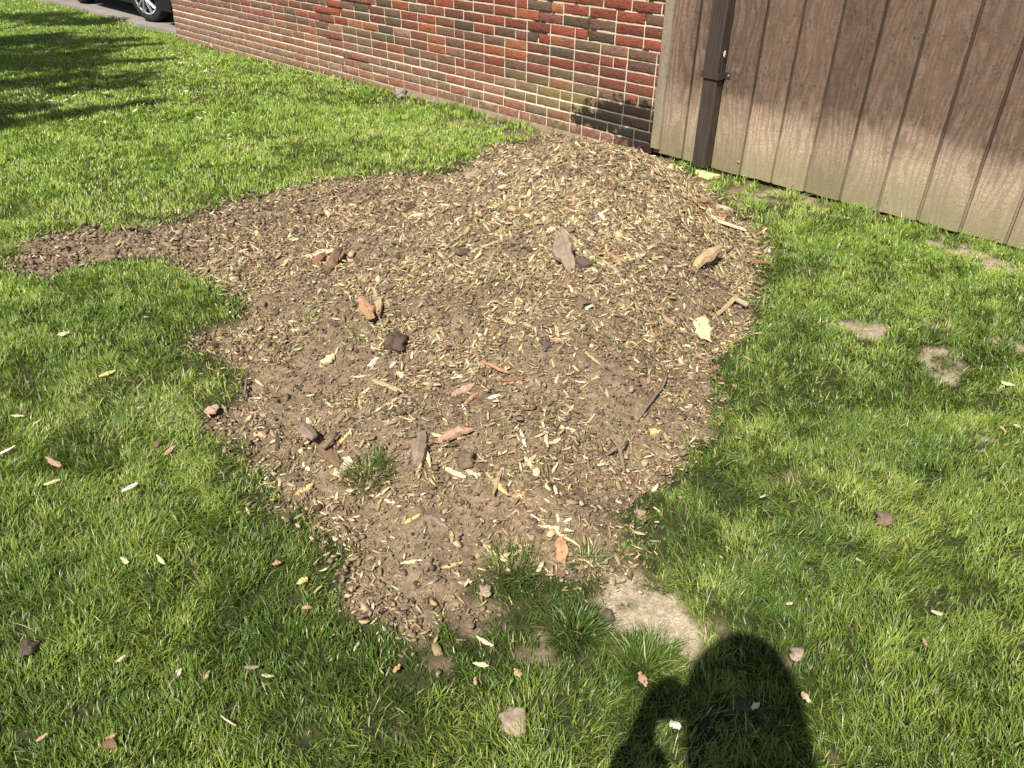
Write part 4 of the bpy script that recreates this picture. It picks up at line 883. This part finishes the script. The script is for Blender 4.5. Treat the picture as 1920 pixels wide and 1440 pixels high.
nk = ch([(0, 0, 1.54, .05), (0, .015, 1.60, .055), (0, .03, 1.68, (.068, .078)), (0, .03, 1.77, (.075, .09)), (0, .025, 1.85, (.06, .075))], wa)
hp = []
for s_ in (-1, 1): hp.append(ch([(s_*.1, 0, .92, .09), (s_*.11, .02, .52, .06), (s_*.12, -.01, .30, .055), (s_*.12, 0, .08, .04), (s_*.13, .1, .04, .035), (s_*.14, .17, .03, .028)], pel))
tops = []
lh = (px0, py0)
def rel(x, y, z): return (x-px0, y-py0, z-gzp)
# left hand grips the left end of the phone, right arm hangs
l1 = ch([(-.17, -.01, 1.38, .05), (*rel(-.19, -.22, 1.22), .045), (*rel(-.12, -.13, 1.03), .042), (*rel(-.12, -.08, 1.13), .036), (*rel(-.135, -.05, 1.25), .028), (*rel(-.13, -.035, 1.30), (.022, .036))], wa)
for i, (dz, dl, r_) in enumerate([(.036, .034, .0085), (.014, .042, .009), (-.008, .038, .0085), (-.028, .03, .0075)]):
    ch([(*rel(-.118, -.032, 1.30+dz), r_), (*rel(-.10, -.012, 1.30+dz), r_), (*rel(-.10+dl*.5, -.006, 1.30+dz), r_*.95), (*rel(-.10+dl, -.005, 1.30+dz), r_*.85)][:4], l1)
ch([(*rel(-.115, -.055, 1.315), .011), (*rel(-.09, -.062, 1.325), .010), (*rel(-.065, -.055, 1.328), .009)], l1)
r1 = ch([(.17, -.01, 1.38, .05), (.215, -.03, 1.30, .045), (.235, -.02, 1.12, .038), (.245, .03, .90, .027), (.245, .045, .84, (.02, .036))], wa)
for i, (dy, dl, r_) in enumerate([(.03, .07, .0085), (.01, .078, .009), (-.01, .072, .0085), (-.03, .058, .0075)]):
    ch([(.245, .05+dy, .80, r_), (.24, .055+dy, .80-dl*.5, r_*.95), (.228, .06+dy, .80-dl, r_*.85)], r1)
ch([(.235, .085, .82, .011), (.225, .105, .79, .010), (.22, .11, .765, .009)], r1)
body = skin('body', V_, E_, SK, pers)
V2 = [(0, 0, .93, (.165, .12)), (0, 0, 1.12, (.155, .115)), (0, -.01, 1.28, (.17, .125)), (0, -.01, 1.38, (.16, .10)), (0, 0, 1.50, .06), (-.18, -.01, 1.37, .06), (*rel(-.19, -.22, 1.22), .06), (*rel(-.12, -.13, 1.03), .07), (*rel(-.12, -.09, 1.13), .068), (*rel(-.135, -.065, 1.235), .052), (.18, -.01, 1.37, .06), (.215, -.03, 1.30, .06), (.235, -.02, 1.12, .052), (.242, .02, .93, .042)]
skin('shirt', V2, [(0, 1), (1, 2), (2, 3), (3, 4), (3, 5), (5, 6), (6, 7), (7, 8), (8, 9), (3, 10), (10, 11), (11, 12), (12, 13)], SH, pers, 0)
V3 = [(0, 0, 1.0, (.165, .12)), (-.1, 0, .88, .105), (-.11, .02, .52, .078), (-.12, -.01, .12, .065), (.1, 0, .88, .105), (.11, .02, .52, .078), (.12, -.01, .12, .065)]
skin('trousers', V3, [(0, 1), (1, 2), (2, 3), (0, 4), (4, 5), (5, 6)], TR, pers, 0)
for s_ in (-1, 1): skin('shoe', [(s_*.12, -.04, .05, .05), (s_*.13, .08, .045, .048), (s_*.14, .19, .035, .038)], [(0, 1), (1, 2)], SHO, pers, 0)
# hair: full shoulder length shell round the head
hv = []; hf_ = []; nu, nv = 28, 16
for i in range(nv+1):
    t = i/nv; z = 1.89-.40*t; r = (.119*math.sqrt(max(0, 1-(1-min(t*1.75, 1))**2)))+(.006*(t-.5) if t > .5 else 0)
    for j in range(nu):
        a = 2*math.pi*j/nu; fr = math.sin(a); k = 1.0
        if fr > .45 and t > .42: k = .62      # face side is cut back
        hv.append((.045*max(0, t-.4)/.6+math.cos(a)*r*(1+.02*math.sin(a*9+i)), .005+math.sin(a)*r*1.12*k, z))
for i in range(nv):
    for j in range(nu): hf_.append((i*nu+j, (i+1)*nu+j, (i+1)*nu+(j+1) % nu, i*nu+(j+1) % nu))
mesh('hair', hv, hf_, HR, pers, True)
def ball(c, r, sx=1, sy=1, sz=1, nu=12, nv=8):
    v = []; f = []
    for i in range(nv+1):
        for j in range(nu): th, ph = math.pi*i/nv, 2*math.pi*j/nu; v.append((c[0]+r*sx*math.sin(th)*math.cos(ph), c[1]+r*sy*math.sin(th)*math.sin(ph), c[2]+r*sz*math.cos(th)))
    for i in range(nv):
        for j in range(nu): f.append((i*nu+j, (i+1)*nu+j, (i+1)*nu+(j+1) % nu, i*nu+(j+1) % nu))
    return v, f
EY = plain('eye_white', (.8, .8, .78), .2)
for s_ in (-1, 1): v, f = ball((s_*.032, .108, 1.755), .012); mesh('eye', v, f, EY, pers, True)
v, f = ball((0, .125, 1.72), .014, .8, 1.1, 1.6); mesh('nose', v, f, SK, pers, True)
v, f = ball((0, .108, 1.678), .02, 1.1, .5, .3); mesh('mouth', v, f, plain('lip', (.45, .16, .14)), pers, True)
phone = empty('phone'); phone.matrix_world = cam.matrix_world.copy(); tag(phone, 'dark phone held up by the person behind the camera', 'phone')
PH = plain('phone_body', (.03, .03, .035), .3, .6); b = MB(); b.box(-.112, .036, -.058, .014, .012, .020); b.build('case', PH, phone)
b = MB(); b.box(-.108, .032, -.054, .010, .0203, .0208); b.build('screen', plain('phone_glass', (.02, .02, .02), .05, .8), phone)
bpy.context.view_layer.update()
